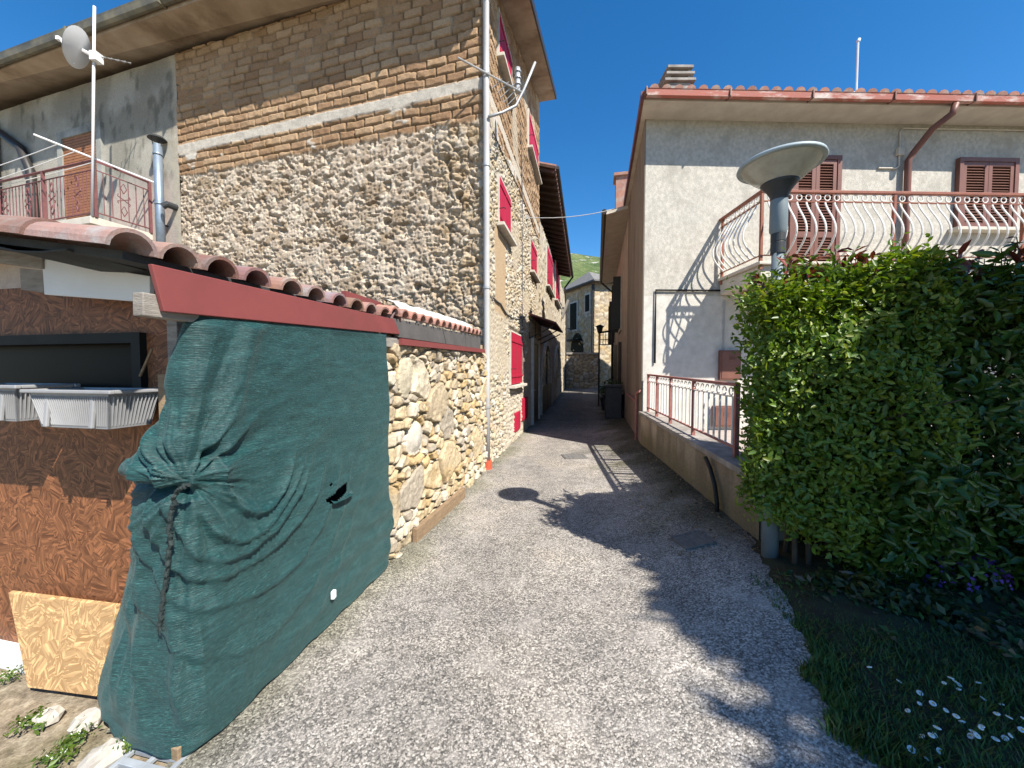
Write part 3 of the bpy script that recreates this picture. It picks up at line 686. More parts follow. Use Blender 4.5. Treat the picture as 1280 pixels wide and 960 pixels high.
# house door with stone jambs
u0, z1 = uz_L(662, 421); u1, _ = uz_L(671, 421)
s = MB(); j = .14
for (a, c, d, e) in ((u0, u0 + j, .0, z1), (u1 - j, u1, .0, z1), (u0 + j, u1 - j, z1 - .16, z1)): s.box(LP((a + c) / 2, (d + e) / 2, .05), (c - a, .14, e - d), AXL)
dr = s.build('door', M['stone_sill'], house, bevel=.01)
s = MB(); s.box(LP((u0 + u1) / 2, (z1 - .16) / 2, .045), (u1 - u0 - 2 * j, .05, z1 - .17), AXL)
for zz in (.55, 1.5): s.box(LP((u0 + u1) / 2, zz, .075), (u1 - u0 - 2 * j - .2, .02, .6), AXL)
s.build('door_leaf', M['door_wood'], dr)
s = MB(); s.tube([LP(u0 + j + .09, 1.0, .08), LP(u0 + j + .09, 1.0, .14), LP(u0 + j + .2, 1.0, .14)], .012, 6); s.build('handle', M['alu'], dr)
# dark red canopy over the door
ca, zc = uz_L(658.5, 402); cb, _ = uz_L(684, 402); cb = ca + 2.7
s = MB(); n = 12
for i in range(n):
    A = ca + (cb - ca) * i / n; B_ = ca + (cb - ca) * (i + 1) / n
    s.hexa([LP(A, zc + .20, .03), LP(B_ - .01, zc + .20, .03), LP(B_ - .01, zc - .08, .80), LP(A, zc - .08, .80)],
           [LP(A, zc + .25, .03), LP(B_ - .01, zc + .25, .03), LP(B_ - .01, zc - .03, .80), LP(A, zc - .03, .80)])
cn = s.build('canopy', M['canopy'], house)
for A in (ca + .12, (ca + cb) / 2, cb - .12): s = MB(); s.tube([LP(A, zc + .15, .04), LP(A, zc - .45, .04), LP(A, zc - .44, .06), LP(A, zc - .12, .72)], .02, 6); s.build('bracket', M['black_iron'], cn)
# corner downpipe
s = MB(); s.tube([v3(CL + (nL + nG) * .075, z) for z in (0.12, 1.5, 3.0, 4.6, 6.2, 7.6)] + [v3(CL + (nL + nG) * .075 + nG * .35, 7.98)], .05, 12)
dp = s.build('downpipe', M['grey_pipe'], house, smooth=True)
s = MB()
for z in (1.0, 2.9, 4.8, 6.2, 7.3):
    s = MB(); s.lathe([(.05, -.02), (.06, -.02), (.06, .02), (.05, .02)], v3(CL + (nL + nG) * .075, z), 14); s.box(v3(CL + (nL + nG) * .02, z), (.08, .03, .03), AXL); s.build('pipe_clip', M['alu'], dp)
s = MB(); s.tube([v3(CL + (nL + nG) * .075, .005), v3(CL + (nL + nG) * .08 + nL * .02, .14)], [.085, .06], 10); s.build('pipe_shoe', M['orange_cap'], dp)
# cables stapled to the facade
def wire(name, pts, r, root, m='cable', sag=0.0):
    P = []
    for i in range(len(pts) - 1):
        for k in range(8):
            f = k / 8; q = pts[i] * (1 - f) + pts[i + 1] * f; q = q - np.array([0, 0, sag * 4 * f * (1 - f)]); P.append(q)
    P.append(pts[-1]); s = MB(); s.tube(P, r, 5); return s.build(name, M[m], root)
def LX(px, py, w=.06):
    u, z = uz_L(px, py); return LP(u, z, w)
wire('facade_cable', [LX(612, 372), LX(622, 380), LX(630, 393), LX(640, 399), LX(648, 397), LX(655, 395)], .016, house, sag=.01)
wire('facade_cable', [LX(648, 155), LX(650, 250), LX(650, 395), LX(651, 470)], .012, house)
wire('facade_cable', [LX(612, 165), LX(640, 225), LX(660, 270), LX(672, 305)], .012, house, sag=.02)
# shuttered balcony door in the plaster wall
tA, zA = tz_G(125, 165); tB, _ = tz_G(82, 170); zb = 4.53
s = MB(); w = .16
for (a, c, d, e) in ((tA - w, tA, zb, zA + w), (tB, tB + w, zb, zA + w), (tA, tB, zA, zA + w)): s.box(GP((a + c) / 2, (d + e) / 2, .045), (c - a, .07, e - d), AXG)
bd = s.build('balcony_door', M['grey_plaster'], house)
s = MB(); n = 38
for i in range(n):
    z0 = zb + (zA - zb) * i / n; h = (zA - zb) / n
    s.box(GP((tA + tB) / 2, z0 + h / 2, .04), (tB - tA, .02, h * .82), AXG)
s.box(GP((tA + tB) / 2, (zA + zb) / 2, .028), (tB - tA, .015, zA - zb), AXG)
s.build('roller_shutter', M['roller'], bd)
# dark wall at the far left with its black pipe
s = MB(); tp, zp = tz_G(8, 190)
s.tube([GP(13.3, 7.7, .12), GP(12.6, 7.45, .12), GP(11.7, 6.9, .12), GP(11.35, 6.3, .12), GP(11.3, 5.4, .12), GP(11.3, 4.6, .12)], .085, 10)
s.build('soot_pipe', M['dark_gutter'], house, smooth=True)
s = MB(); s.tube([GP(12.75, 7.7, .1), GP(12.75, 4.6, .1)], .06, 8); s.tube([GP(13.0, 7.7, .1), GP(13.0, 4.6, .1)], .045, 8); s.build('drain_pipe', M['dark_gutter'], house, smooth=True)
# balcony
bal = MB(); t0, t1, dep, zf = 7.50, 15.0, .92, 4.5
bal.box(GP((t0 + t1) / 2, zf - .07, dep / 2 + .03), (t1 - t0, dep + .1, .14), AXG); bal.box(GP((t0 + t1) / 2, zf - .17, dep / 2 - .05), (t1 - t0 - .2, dep - .1, .07), AXG)
balc = bal.build('balcony', M['pale_concrete'], house, bevel=.01)
zr = zf + 1.06
s = MB()
s.tube([GP(t0, zr, .05), GP(t0, zr, dep), GP(t1, zr, dep)], .024, 6); s.tube([GP(t0, zf + .09, .05), GP(t0, zf + .09, dep), GP(t1, zf + .09, dep)], .015, 6); s.tube([GP(t0, zr - .17, .05), GP(t0, zr - .17, dep), GP(t1, zr - .17, dep)], .012, 6)
s.build('handrail', M['old_rail'], balc)
posts = [(t0, .04), (t0, dep)] + [(t0 + 1.55 * k, dep) for k in (1, 2, 3, 4)]
for (t, w) in posts:
    q = MB(); q.box(GP(t, zf + .53, w), (.045, .045, 1.06), AXG); q.build('post', M['old_rail'], balc)
def baluster_pts(path):
    out = []
    L = [0]; 
    for a, c in zip(path[:-1], path[1:]): L.append(L[-1] + np.linalg.norm(np.array(a) - np.array(c)))
    return out
def orn(s, pf, z0, h):      # diamond and scroll ornament between two bars; pf(offset,z)
    for zc_ in (z0 + h * .22, z0 + h * .78):
        s.tube([pf(0, zc_ - .1), pf(.05, zc_), pf(0, zc_ + .1), pf(-.05, zc_), pf(0, zc_ - .1)], .009, 5)
    for sg in (1, -1):
        s.tube([pf(sg * .09, z0 + h * .62), pf(sg * .10, z0 + h * .56), pf(sg * .06, z0 + h * .54), pf(0, z0 + h * .5), pf(-sg * .06, z0 + h * .46), pf(-sg * .10, z0 + h * .44), pf(-sg * .09, z0 + h * .38)], .009, 5)
bars = []
k = 0; t = t0 + .11
while t < t1 - .1:
    q = MB(); q.tube([GP(t, zf + .09, dep), GP(t, zr - .17, dep)], .008, 5); q.build('baluster', M['old_rail'], balc)
    if k % 7 == 3:
        q = MB(); orn(q, lambda o, z, t=t: GP(t + .055 + o, z, dep), zf + .1, .8); q.build('scroll', M['old_rail'], balc)
    t += .112; k += 1
w = .15
while w < dep - .05:
    q = MB(); q.tube([GP(t0, zf + .09, w), GP(t0, zr - .17, w)], .008, 5); q.build('baluster', M['old_rail'], balc); w += .128
q = MB(); orn(q, lambda o, z: GP(t0, z, .48 + o), zf + .1, .8); q.build('scroll', M['old_rail'], balc)
# stove pipe on the plaster wall
ts, zs = tz_G(212, 300); tt, zt = tz_G(209, 186)
stp = thing('stove_pipe', 'steel flue pipe with a cap on the grey plaster wall beside the balcony', 'flue pipe', GP(ts, 3.6, .16))
s = MB(); s.tube([GP(ts, 3.6, .16), GP(ts, zt, .16)], .075, 14)
for z in (5.0, 6.0): s.lathe([(.075, -.02), (.084, -.02), (.084, .02), (.075, .02)], GP(ts, z, .16), 14)
s.build('pipe', M['steel_pipe'], stp, smooth=True)
s = MB(); s.lathe([(.16, .0), (.12, .05), (.0, .09)], GP(ts, zt + .1, .16), 14); s.lathe([(.0, -.002), (.16, 0)], GP(ts, zt + .1, .16), 14)
for k in range(3): a = k * 2.1; s.tube([GP(ts, zt - .03, .16) + np.array([.07 * math.cos(a), .07 * math.sin(a), 0]), GP(ts, zt + .11, .16) + np.array([.1 * math.cos(a), .1 * math.sin(a), 0])], .008, 5)
s.build('cap', M['lamp_dark'], stp)
s = MB(); s.tube([GP(ts - .28, 4.95, .0), GP(ts - .28, 4.95, .2), GP(ts - .22, 4.9, .24)], .065, 10); s.tube([GP(ts, 4.6, .0), GP(ts, 4.6, .16)], .02, 6)
s.build('side_outlet', M['lamp_dark'], stp)
# antenna mast with dish at the balcony corner
mp = GP(t0, zf, dep + .05); mx = thing('antenna_mast', 'white mast with a round dish and a small aerial clamped to the old balcony corner', 'antenna', mp)
top = W(118, 8, mp[1]); s = MB(); s.tube([mp, np.array([top[0], top[1], top[2]])], .022, 8); s.build('mast', M['white_pole'], mx, smooth=True)
dc = W(101, 62, mp[1] - .12); s = MB()
dn = unit((-0.80, -.35, .30)); da = unit(np.cross(dn, (0, 0, 1))); db = np.cross(da, dn); prof = []
n, R = 28, .34
V, Fs = [], []
for side in (0, 1):
    base = len(V)
    for i in range(7):
        r = R * i / 6
        for k in range(n): V.append(dc + (da * math.cos(2 * math.pi * k / n) + db * math.sin(2 * math.pi * k / n)) * r + dn * (.5 * r * r + side * -.012))
    for i in range(6):
        for k in range(n): Fs.append((base + i * n + k, base + i * n + (k + 1) % n, base + (i + 1) * n + (k + 1) % n, base + (i + 1) * n + k))
s.add(V, Fs); s.build('dish', M['white_dish'], mx, smooth=True)
pc = W(120.5, 72, mp[1]); s = MB(); s.box(pc, (.12, .14, .16)); s.tube([pc, dc - dn * .02], .03, 6); s.tube([dc + db * -.3, dc + dn * .28], .012, 5); s.box(dc + dn * .3, (.06, .06, .06)); s.build('dish_bracket', M['white_dish'], mx)
s = MB(); p0 = W(122, 70, mp[1]); p1 = W(164, 79, mp[1] + .3); s.tube([p0, p1], .009, 5)
for f in (.3, .5, .7, .9): q = p0 * (1 - f) + p1 * f; s.tube([q + np.array([-.06, .12, .06]), q + np.array([.06, -.12, -.06])], .006, 5)
s.build('aerial', M['alu'], mx)
# clothes-line pole along the balcony
p0, p1 = W(42, 168, mp[1] - .35), W(200, 231, 8.0)
cl = thing('clothesline_arm', 'pale pole sticking out over the old balcony rail with washing lines', 'clothes line', mp + np.array([0, -.06, 1.1]))
s = MB(); s.tube([p0, p1], .018, 7); s.build('pole', M['white_pole'], cl)
for f in (.17, .30, .48):
    q = p0 * (1 - f) + p1 * f; wire('line', [q, GP(13.8, 5.45 + .3 * (f < .2) , 1.0)], .008, cl, 'white_dish', .06)
# tv aerial on the corner
ta = thing('tv_aerial', 'weathered tv aerial on a bent arm at the upper corner of the stone house', 'aerial', v3(CL + nL * .1, 5.6))
A0 = v3(CL + (nL + nG) * .13, 5.5); A1 = W(645, 132, 6.2); A2 = W(655, 112, 6.2); A3 = W(669, 78, 6.2)
s = MB(); s.tube([A0, A0 * .5 + A1 * .5 + np.array([0, 0, -.02]), A1, A2, A3], .022, 7); s.build('arm', M['alu'], ta, smooth=True)
B0, B1 = W(572, 72, 5.75), W(655, 117, 6.25); s = MB(); s.tube([B0, B1], .014, 6)
for f, L in ((.62, .16), (.72, .2), (.80, .24), (.88, .28), (.95, .3)):
    q = B0 * (1 - f) + B1 * f; dd = unit((-.6, .1, -.5)); s.tube([q - dd * L * .25, q + dd * L], .008, 5)
s.build('boom', M['alu'], ta)
s = MB(); q = W(647, 98, 6.3); s.tube([q + np.array([0, 0, -.22]), q + np.array([0, 0, .16])], .045, 9)
for z in (-.1, .0, .1): s.lathe([(.045, -.01), (.06, -.01), (.06, .01), (.045, .01)], q + np.array([0, 0, z]), 12)
s.build('amplifier', M['alu'], ta)

# ------------------------------------------------------------------ SECOND HOUSE on the left
h2 = thing('row_house', 'lower stone house with an overhanging tiled roof beyond the tall house on the left', 'house', LP(LEN_A + .02, 0))
U0, U1 = LEN_A + .03, LEN_A + 14.5
arch_px = [(675, 687.5, 431, 517), (692, 698, 434, 473)]
w2 = []
for xl, xr, yt, yb in ((682, 689.3, 305, 356), (693.3, 698.6, 326, 374)):
    u0, z1 = uz_L(xl, yt); u1, _ = uz_L(xr, yt); _, z0 = uz_L(xl, yb); w2.append((u0, u1, z0, z1))
def fn_h2(U, Z):
    D, C = f_stone(U + 3, Z, 11, 5.5, 7.5, False); D = D * .6; C = lerp(c3(.50, .44, .35), C, .55)
    pl = sstep(.5, .6, fbm(U * .7, Z * .8, 2, 4)); C = lerp(C, c3(0.50, 0.43, 0.34), (pl * .7)[..., None]); D = D * (1 - .7 * pl)
    return flat_rects(U, Z, D, C, w2, .1, (0.6, .55, .46))
e0 = W(693, 207, 12.55); e1 = W(713.3, 345, 20.0)
wallsheet('front_wall', v3(CL, 0), dL, nL, U0, U1, -0.1, float(e1[2]) + .1, .05, fn_h2, h2)
b = MB(); q0, q1 = LP(U0, -.3, -.05), LP(U1, -.3, -.05); q2, q3 = q1 - v3(nL * 7, 0), q0 - v3(nL * 7, 0); hz = np.array([0, 0, float(e1[2]) + .4])
b.hexa([q0, q1, q2, q3], [q + hz for q in (q0, q1, q2, q3)]); b.build('wall_core', M['brickcore'], h2)
# sloping tiled roof that overhangs the alley
r0, r1 = np.array(e0), np.array(e1); rb0 = r0 - v3(nL * 4.2, -1.2); rb1 = r1 - v3(nL * 4.2, -1.2)
b = MB(); dn_ = np.array([0, 0, -.09]); b.hexa([r0 + dn_, r1 + dn_, rb1 + dn_, rb0 + dn_], [r0, r1, rb1, rb0])
rf = b.build('roof', M['door_wood'], h2)
b = MB(); n = 36
for i in range(n):
    f = (i + .5) / n; p = r0 * (1 - f) + r1 * f + v3(nL * .04, .02); q = rb0 * (1 - f) + rb1 * f + np.array([0, 0, .02])
    b.tube([p, q], .085, 8, True, np.array((.75, .7, .68)) * random.uniform(.8, 1.15))
b.build('tile', M['terracotta'], rf)
b = MB()
for i in range(22):
    f = (i + .3) / 22; p = r0 * (1 - f) + r1 * f + np.array([0, 0, -.14]); q = p - v3(nL * 1.2, -.33); b.box((p + q) / 2, (.09, 1.25, .1), [v3(dL, 0), unit(p - q), np.cross(v3(dL, 0), unit(p - q))])
b.build('rafter', M['door_wood'], rf)
s = MB(); s.tube([r0 + v3(nL * .1, -.07), r1 + v3(nL * .1, -.07)], .06, 8); s.tube([r1 + v3(nL * .1, -.07), r1 + v3(-nL * .3, -.6), LP(U1 - .3, r1[2] - .9, .08), LP(U1 - .3, .2, .08)], .045, 8); s.build('gutter', M['dark_gutter'], rf)
for (u0, u1, z0, z1) in w2: red_window(h2, u0, u1, z0, z1)
for (xl, xr, yt, yb), full in zip(arch_px, (True, False)):
    u0, z1 = uz_L(xl, yt); u1, _ = uz_L(xr, yt); _, z0 = uz_L(xl, yb); z0 = .02 if full else z0
    rr = (u1 - u0) / 2; um = (u0 + u1) / 2; zs_ = z1 - rr * .9
    fr = MB(); N_ = 12
    def arc(r, k): a = math.pi * k / N_; return um - r * math.cos(a), zs_ + r * .95 * math.sin(a)
    ring = [(um - rr, z0)] + [arc(rr, k) for k in range(N_ + 1)] + [(um + rr, z0)]
    ring2 = [(um - rr - .14, z0)] + [arc(rr + .14, k) for k in range(N_ + 1)] + [(um + rr + .14, z0)]
    for i in range(len(ring) - 1):
        (a, c), (d, e), (f, g_), (h, i_) = ring[i], ring[i + 1], ring2[i + 1], ring2[i]
        fr.hexa([LP(a, c, .02), LP(d, e, .02), LP(f, g_, .02), LP(h, i_, .02)], [LP(a, c, .1), LP(d, e, .1), LP(f, g_, .1), LP(h, i_, .1)])
    d2 = fr.build('arched_door' if full else 'arched_window', M['stone_sill'], h2)
    s = MB(); s.add([LP(a, c, .05) for a, c in ring], [tuple(range(len(ring)))[::-1]]); s.build('glass', M['glass_dim'], d2)
    s = MB()
    if full:
        s.box(LP(um, z0 + .5, .065), (2 * rr - .02, .03, 1.0), AXL); s.box(LP(um, (z0 + z1) / 2, .07), (.07, .04, z1 - z0), AXL)
    for k in range(3): s.box(LP(um, z0 + (zs_ - z0) * (k + 1) / 3.3, .07), (2 * rr, .03, .04), AXL)
    s.build('glazing_bar', M['door_wood'], d2)
s = MB(); uq, zq = uz_L(700.5, 385); s.box(LP(uq + .5, zq, .25), (.5, .12, 1.1), [v3(dL, 0), unit(v3(nL, -.35)), unit(np.cross(v3(dL, 0), v3(nL, -.35)))]); s.build('wall_lamp_board', M['old_wood'], h2)

# ------------------------------------------------------------------ alley end: stone house, cross wall, gate, pots
def gl(p): return v3(p, float(gz(p[0], p[1])))
EY = 30.0
ec = W(742, 470, EY)[:2]; el = W(700, 470, EY + 5.0)[:2]; er = W(775, 470, EY + .6)[:2]
zE = W(742, 352, EY)[2]
eh = thing('end_house', 'grey stone house with a slate roof closing the far end of the alley', 'house', v3(ec, 0))
for A, B_, nm in ((ec, el, 'shaded_wall'), (ec, er, 'lit_wall')):
    d = unit(B_ - A); n_ = np.array([d[1], -d[0]]); n_ = n_ if n_[1] < 0 else -n_
    def fe(U, Z):
        D, C = f_stone(U * .7, Z * .7, 5, 3.2, 4.6, False); return D * .9, lerp(C, c3(.50, .43, .33), .25) * c3(1.0, .95, .86)
    wallsheet(nm, v3(A, 0), d, n_, 0, np.linalg.norm(B_ - A), -.1, zE, .09, fe, eh)
b = MB(); inn = v3(unit(er - ec) * .05 + unit(el - ec) * .05, 0)
b.hexa([v3(p, -.2) for p in (ec + inn[:2], er + inn[:2], er + (el - ec), el + inn[:2])], [v3(p, zE) for p in (ec + inn[:2], er + inn[:2], er + (el - ec), el + inn[:2])]); b.build('wall_core', M['brickcore'], eh)
b = MB(); o1 = unit(ec - el) * .5; o2 = unit(ec - er) * .5
c0 = ec + o1 * 1.0 + o2 * .7; cr = er + o1 * 1.0 - o2; cl_ = el - o1 + o2 * .9; cb = er + (el - ec) - o1 - o2
ap = (cr + cl_) / 2
V = [v3(c0, zE - .1), v3(cr, zE - .1), v3(cb, zE - .1), v3(cl_, zE - .1), v3(c0, zE + .08), v3(cr, zE + .08), v3(cb, zE + .08), v3(cl_, zE + .08), v3(ap, zE + 1.5)]
b.add(V, [(3, 2, 1, 0), (0, 1, 5, 4), (1, 2, 6, 5), (2, 3, 7, 6), (3, 0, 4, 7), (4, 5, 8), (5, 6, 8), (6, 7, 8), (7, 4, 8)]); b.build('roof', M['slate_roof'], eh)
dE = unit(el - ec); nE = np.array([dE[1], -dE[0]]); nE = nE if nE[1] < 0 else -nE
def EP(px, py, w=0.05):
    return onp(px, py, v3(ec, 0), v3(nE, 0)) + v3(nE * w, 0)
AXE = [v3(dE, 0), v3(nE, 0), (0, 0, 1)]
for (xl, xr, yt, yb) in ((714, 722, 378, 413), (733, 738, 368, 390)):
    A, B_ = EP(xl, yb), EP(xr, yt); cc = (A + B_) / 2; wd = np.linalg.norm((A - B_)[:2]); ht = abs(A[2] - B_[2])
    f = MB(); f.box(cc, (wd + .3, .1, ht + .3), AXE); wn = f.build('window', M['stone_sill'], eh)
    f = MB(); f.box(cc + v3(nE * .04, 0), (wd, .1, ht), AXE); f.build('pane', M['dark_void'], wn)
A = EP(722, 442); f = MB(); cen = EP(722, 436); ring = [cen + v3(dE * (1.0 * math.cos(a)), 1.35 * math.sin(a)) for a in np.linspace(0, math.pi, 11)]
f.add([p + v3(nE * .03, 0) for p in ring] + [ring[0] + v3(nE * .03, -2.2), ring[-1] + v3(nE * .03, -2.2)], [tuple(range(11)) + (12, 11)]); f.build('arched_doorway', M['dark_void'], eh)
s = MB(); s.tube([v3(ec + nE * .1 - unit(er - ec) * .05, z) for z in (.3, 4, zE - .2)], .09, 8); s.tube([v3(c0, zE - .05), v3(cl_, zE - .05)], .08, 8); s.tube([v3(c0, zE - .05), v3(cr, zE - .05)], .08, 8); s.build('downpipe', M['dark_gutter'], eh)
s = MB(); A, B_ = EP(713, 424), EP(725, 424); s.box((A + B_) / 2 + v3(nE * .4, -.1), (np.linalg.norm(A - B_), .8, .12), AXE)
for k in range(9): q = A + (B_ - A) * k / 8 + v3(nE * .75, 0); s.tube([q, q + np.array([0, 0, .9])], .02, 4)
s.tube([A + v3(nE * .75, .9), B_ + v3(nE * .75, .9)], .03, 5); s.build('balcony', M['black_iron'], eh)

WY = 27.0
wa, wb = W(705, 470, WY)[:2], W(748.5, 470, WY)[:2]; zw = W(720, 443, WY)[2]
cw = thing('cross_wall', 'low dark stone wall closing the alley in front of the end house', 'wall', v3(wa, 0))
d = unit(wb - wa); n_ = np.array([d[1], -d[0]])
wallsheet('stone_face', v3(wa, 0), d, n_, 0, np.linalg.norm(wb - wa), 0, zw, .06, lambda U, Z: (lambda r: (r[0] * .8, r[1] * .75))(f_stone(U * .8, Z * .8, 9, 3.6, 5.2, False)), cw)
b = MB(); p, q = v3(wa, 0), v3(wb, 0); bk = np.array([0, .5, 0]); h_ = np.array([0, 0, zw]); b.hexa([p + bk * .08, q + bk * .08, q + bk, p + bk], [p + bk * .08 + h_, q + bk * .08 + h_, q + bk + h_, p + bk + h_]); b.build('wall_core', M['brickcore'], cw)
b = MB(); b.hexa([p + h_ - bk * .25, q + h_ - bk * .25, q + h_ + bk * 1.1, p + h_ + bk * 1.1], [x + np.array([0, 0, .14]) for x in (p + h_ - bk * .25, q + h_ - bk * .25, q + h_ + bk * 1.1, p + h_ + bk * 1.1)]); b.build('coping', M['coping'], cw)
nb = thing('added_shade_house', 'unseen house block added behind the pink house to shade the alley end', 'house', (10, 22.5, 0))  # out of view, added to block the sun from the cross wall
b = MB(); b.hexa([(7.6, 19.8, 0), (13, 19.0, 0), (14, 25.2, 0), (8.4, 26.0, 0)], [(7.6, 19.8, 8.6), (13, 19.0, 8.6), (14, 25.2, 8.6), (8.4, 26.0, 8.6)]); b.build('wall', M['pink_plaster'], nb)
b = MB(); b.hexa([(7.4, 19.6, 8.6), (13.3, 18.6, 8.6), (14.4, 25.5, 8.6), (8.2, 26.3, 8.6)], [(9.6, 22.0, 9.4), (11.5, 21.7, 9.4), (11.9, 23.2, 9.4), (10, 23.5, 9.4)]); b.build('roof', M['slate_roof'], nb)
# open iron gate and its frame by the right-hand house
GY = 16.0
g0, g1 = W(748.5, 480, GY), W(764.5, 480, GY); zb_, zt_ = float(gz(g0[0], GY)), W(750, 416, GY)[2]
gt = thing('iron_gate', 'black wrought iron gate frame with a lantern standing against the far right-hand wall', 'gate', (g0[0], GY, zb_))
s = MB(); s.tube([(g0[0], GY, zb_), (g0[0], GY, zt_)], .035, 6); s.tube([(g0[0] - .05, GY, zt_), (g1[0] + .3, GY, zt_ + .12)], .045, 6); s.tube([(g1[0], GY, zb_), (g1[0], GY, zt_)], .04, 6); s.build('frame', M['black_iron'], gt)
s = MB()
for k in range(5): x = lerp(g0[0], g1[0], (k + .5) / 5); s.tube([(x, GY, zt_ - .5), (x, GY, zt_)], .012, 5)
for k in range(3): s.lathe([(.08, 0), (.095, .01), (.08, .02)], (lerp(g0[0], g1[0], .25 + .25 * k), GY, zt_ - .3), 10)
s.tube([(g0[0], GY, zt_ - .5), (g1[0], GY, zt_ - .5)], .02, 5); s.build('scrollwork', M['black_iron'], gt)
s = MB(); s.box((g1[0] + .25, GY + .1, (zb_ + zt_) / 2 - .2), (.06, .9, zt_ - zb_ - .6), None)
for k in range(5): s.box((g1[0] + .21, GY + .1, zb_ + .4 + .35 * k), (.05, .92, .05))
s.build('gate_leaf', M['black_iron'], gt)
s = MB(); s.lathe([(.0, -.18), (.1, -.15), (.14, .05), (.2, .08), (.05, .16), (0, .17)], (g0[0] + .02, GY, zt_ + .18), 10); s.build('lantern', M['black_iron'], gt)

def pot(name, label, x, y, r, h, lh, seed, grp=None):
    z = float(gz(x, y)); t = thing(name, label, 'plant', (x, y, z), grp)
    s = MB(); s.lathe([(0, 0), (r * .72, 0), (r, h * .9), (r * 1.08, h * .9), (r * 1.08, h), (r * .95, h), (r * .9, h * .92), (0, h * .92)], (x, y, z), 20); s.build('pot', M['lamp_dark'], t)
    n = 420; rg = np.random.default_rng(seed); D_ = rg.normal(0, 1, (n, 3)); D_ /= np.linalg.norm(D_, axis=1)[:, None]
    P = np.array([x, y, z + h + lh * .45]) + D_ * np.array([r * 1.25, r * 1.25, lh * .55]) * rg.random((n, 1)) ** .4
    leafmesh('foliage', P, D_, .10, M['leaf'], t, leafcols(n, (.035, .07, .02)), six=False)
    return t
pot('potted_plant', 'potted shrub beside the black gate at the far right wall', W(759, 500, 14.5)[0], 14.5, .28, .5, .55, 1)
pot('potted_plant', 'large dark planter with drooping greenery against the right house wall', W(767, 505, 12.6)[0], 12.6, .36, .75, .5, 2)
s = MB(); bx_ = SP(5.0, .0, .33); s.box(bx_ + np.array([0, 0, .55]), (.62, .5, 1.0), AXS); s.box(bx_ + np.array([0, 0, 1.08]), (.68, .56, .08), AXS); s.box(bx_ + np.array([0, 0, .06]), (.55, .44, .1), AXS)
tag(s.build('bin', M['lamp_dark'], None, bevel=.02, loc=bx_), 'dark waste bin with a lid at the foot of the right house', 'bin')

# ------------------------------------------------------------------ RIGHT HOUSE (villa)
vl = thing('villa', 'pale plastered two storey house with a long balcony and brown shutters on the right', 'house', v3(OR, 0))
zWT, SL = 6.31, 3.75
b = MB(); b.hexa([RP(0, 2.98), RP(10.5, 2.98), RP(10.5, 2.98) + v3(dR * 3.7, 0), SP(3.7, 2.98)], [RP(0, zWT), RP(10.5, zWT), RP(10.5, zWT) + v3(dR * 3.7, 0), SP(3.7, zWT)]); b.build('upper_wall', M['villa_plaster'], vl)
b = MB(); b.hexa([RP(0.0, 0), RP(10.5, 0), RP(10.5, 0) + v3(dR * 3.7, 0), SP(3.7, 0)], [RP(0, 2.979), RP(10.5, 2.979), RP(10.5, 2.979) + v3(dR * 3.7, 0), SP(3.7, 2.979)]); b.build('lower_wall', M['white_plaster'], vl)
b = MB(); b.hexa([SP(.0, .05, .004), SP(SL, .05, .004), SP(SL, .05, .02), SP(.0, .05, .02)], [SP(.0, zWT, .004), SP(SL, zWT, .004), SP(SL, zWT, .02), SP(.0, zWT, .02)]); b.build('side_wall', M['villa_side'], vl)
# hip roof with soffit slab
ovR, ovS = .52, .10
e = [RP(0, 0, ovR) + v3(nRs * ovS, 0), RP(11.2, 0, ovR), RP(11.2, 0) + v3(dR * 9.0, 0), SP(9.0, 0, ovS)]
e = [SP(-ovR, 0, ovS), RP(11.2, 0, ovR), RP(11.2, 0) + v3(dR * 4.0, 0), SP(3.9, 0, ovS)]
b = MB(); b.hexa([v3(p, 6.20) if i < 2 else v3(p, 6.22) for i, p in enumerate(e)], [v3(p, 6.32) for p in e])
rfv = b.build('roof', M['pale_concrete'], vl)
b = MB(); A, B_ = v3(e[0][:2] + fR * .06, 6.3), v3(e[1], 6.3); rdir = v3(dR, .07); n = int(np.linalg.norm(B_ - A) / .21)
for i in range(n):
    p = A + (B_ - A) * (i + .5) / n + np.array([0, 0, .06]) - rdir * .07
    b.tube([p, p + rdir * 1.0, p + rdir * 3.4], [.078, .075, .07], 9, True, np.array((1, .95, .9)) * random.uniform(.85, 1.15))
b.add([A + np.array([0, 0, .03]), B_ + np.array([0, 0, .03]), B_ + rdir * 3.5 + np.array([0, 0, .03]), A + rdir * 3.5 + np.array([0, 0, .03])], [(0, 1, 2, 3)])
b.build('tile', M['terracotta'], rfv)
b = MB(); o = v3(nR * .0, 0)
V = []
prof = [(0, .01), (.05, -.02), (.105, -.01), (.118, .075), (.128, .088), (.115, .088), (.105, .07), (.0, .07)]
for P_ in (v3(e[0], 6.235), v3(e[1], 6.235)): V += [P_ + v3(nR * a, c) for a, c in prof]
m_ = len(prof); b.add(V, [(i, (i + 1) % m_, m_ + (i + 1) % m_, m_ + i) for i in range(m_)] + [tuple(range(m_)), tuple(range(m_, 2 * m_))[::-1]])
gt_ = b.build('gutter', M['peel_gutter'], rfv)
b = MB()
for k in range(9): p = v3(e[0], 6.235) * (1 - k / 8.0) + v3(e[1], 6.235) * (k / 8.0) + v3(nR * .062, .045); b = MB(); b.box(p, (.02, .15, .13), AXR); b.build('gutter_strap', M['brown_paint'], gt_)
b = MB(); p, q = v3(e[0], 6.2), v3(e[3], 6.22); b.hexa([p, q, q + v3(nRs * .05, 0), p + v3(nRs * .05, 0)], [x + np.array([0, 0, .16]) for x in (p, q, q + v3(nRs * .05, 0), p + v3(nRs * .05, 0))]); b.build('verge_trim', M['brown_paint'], rfv)
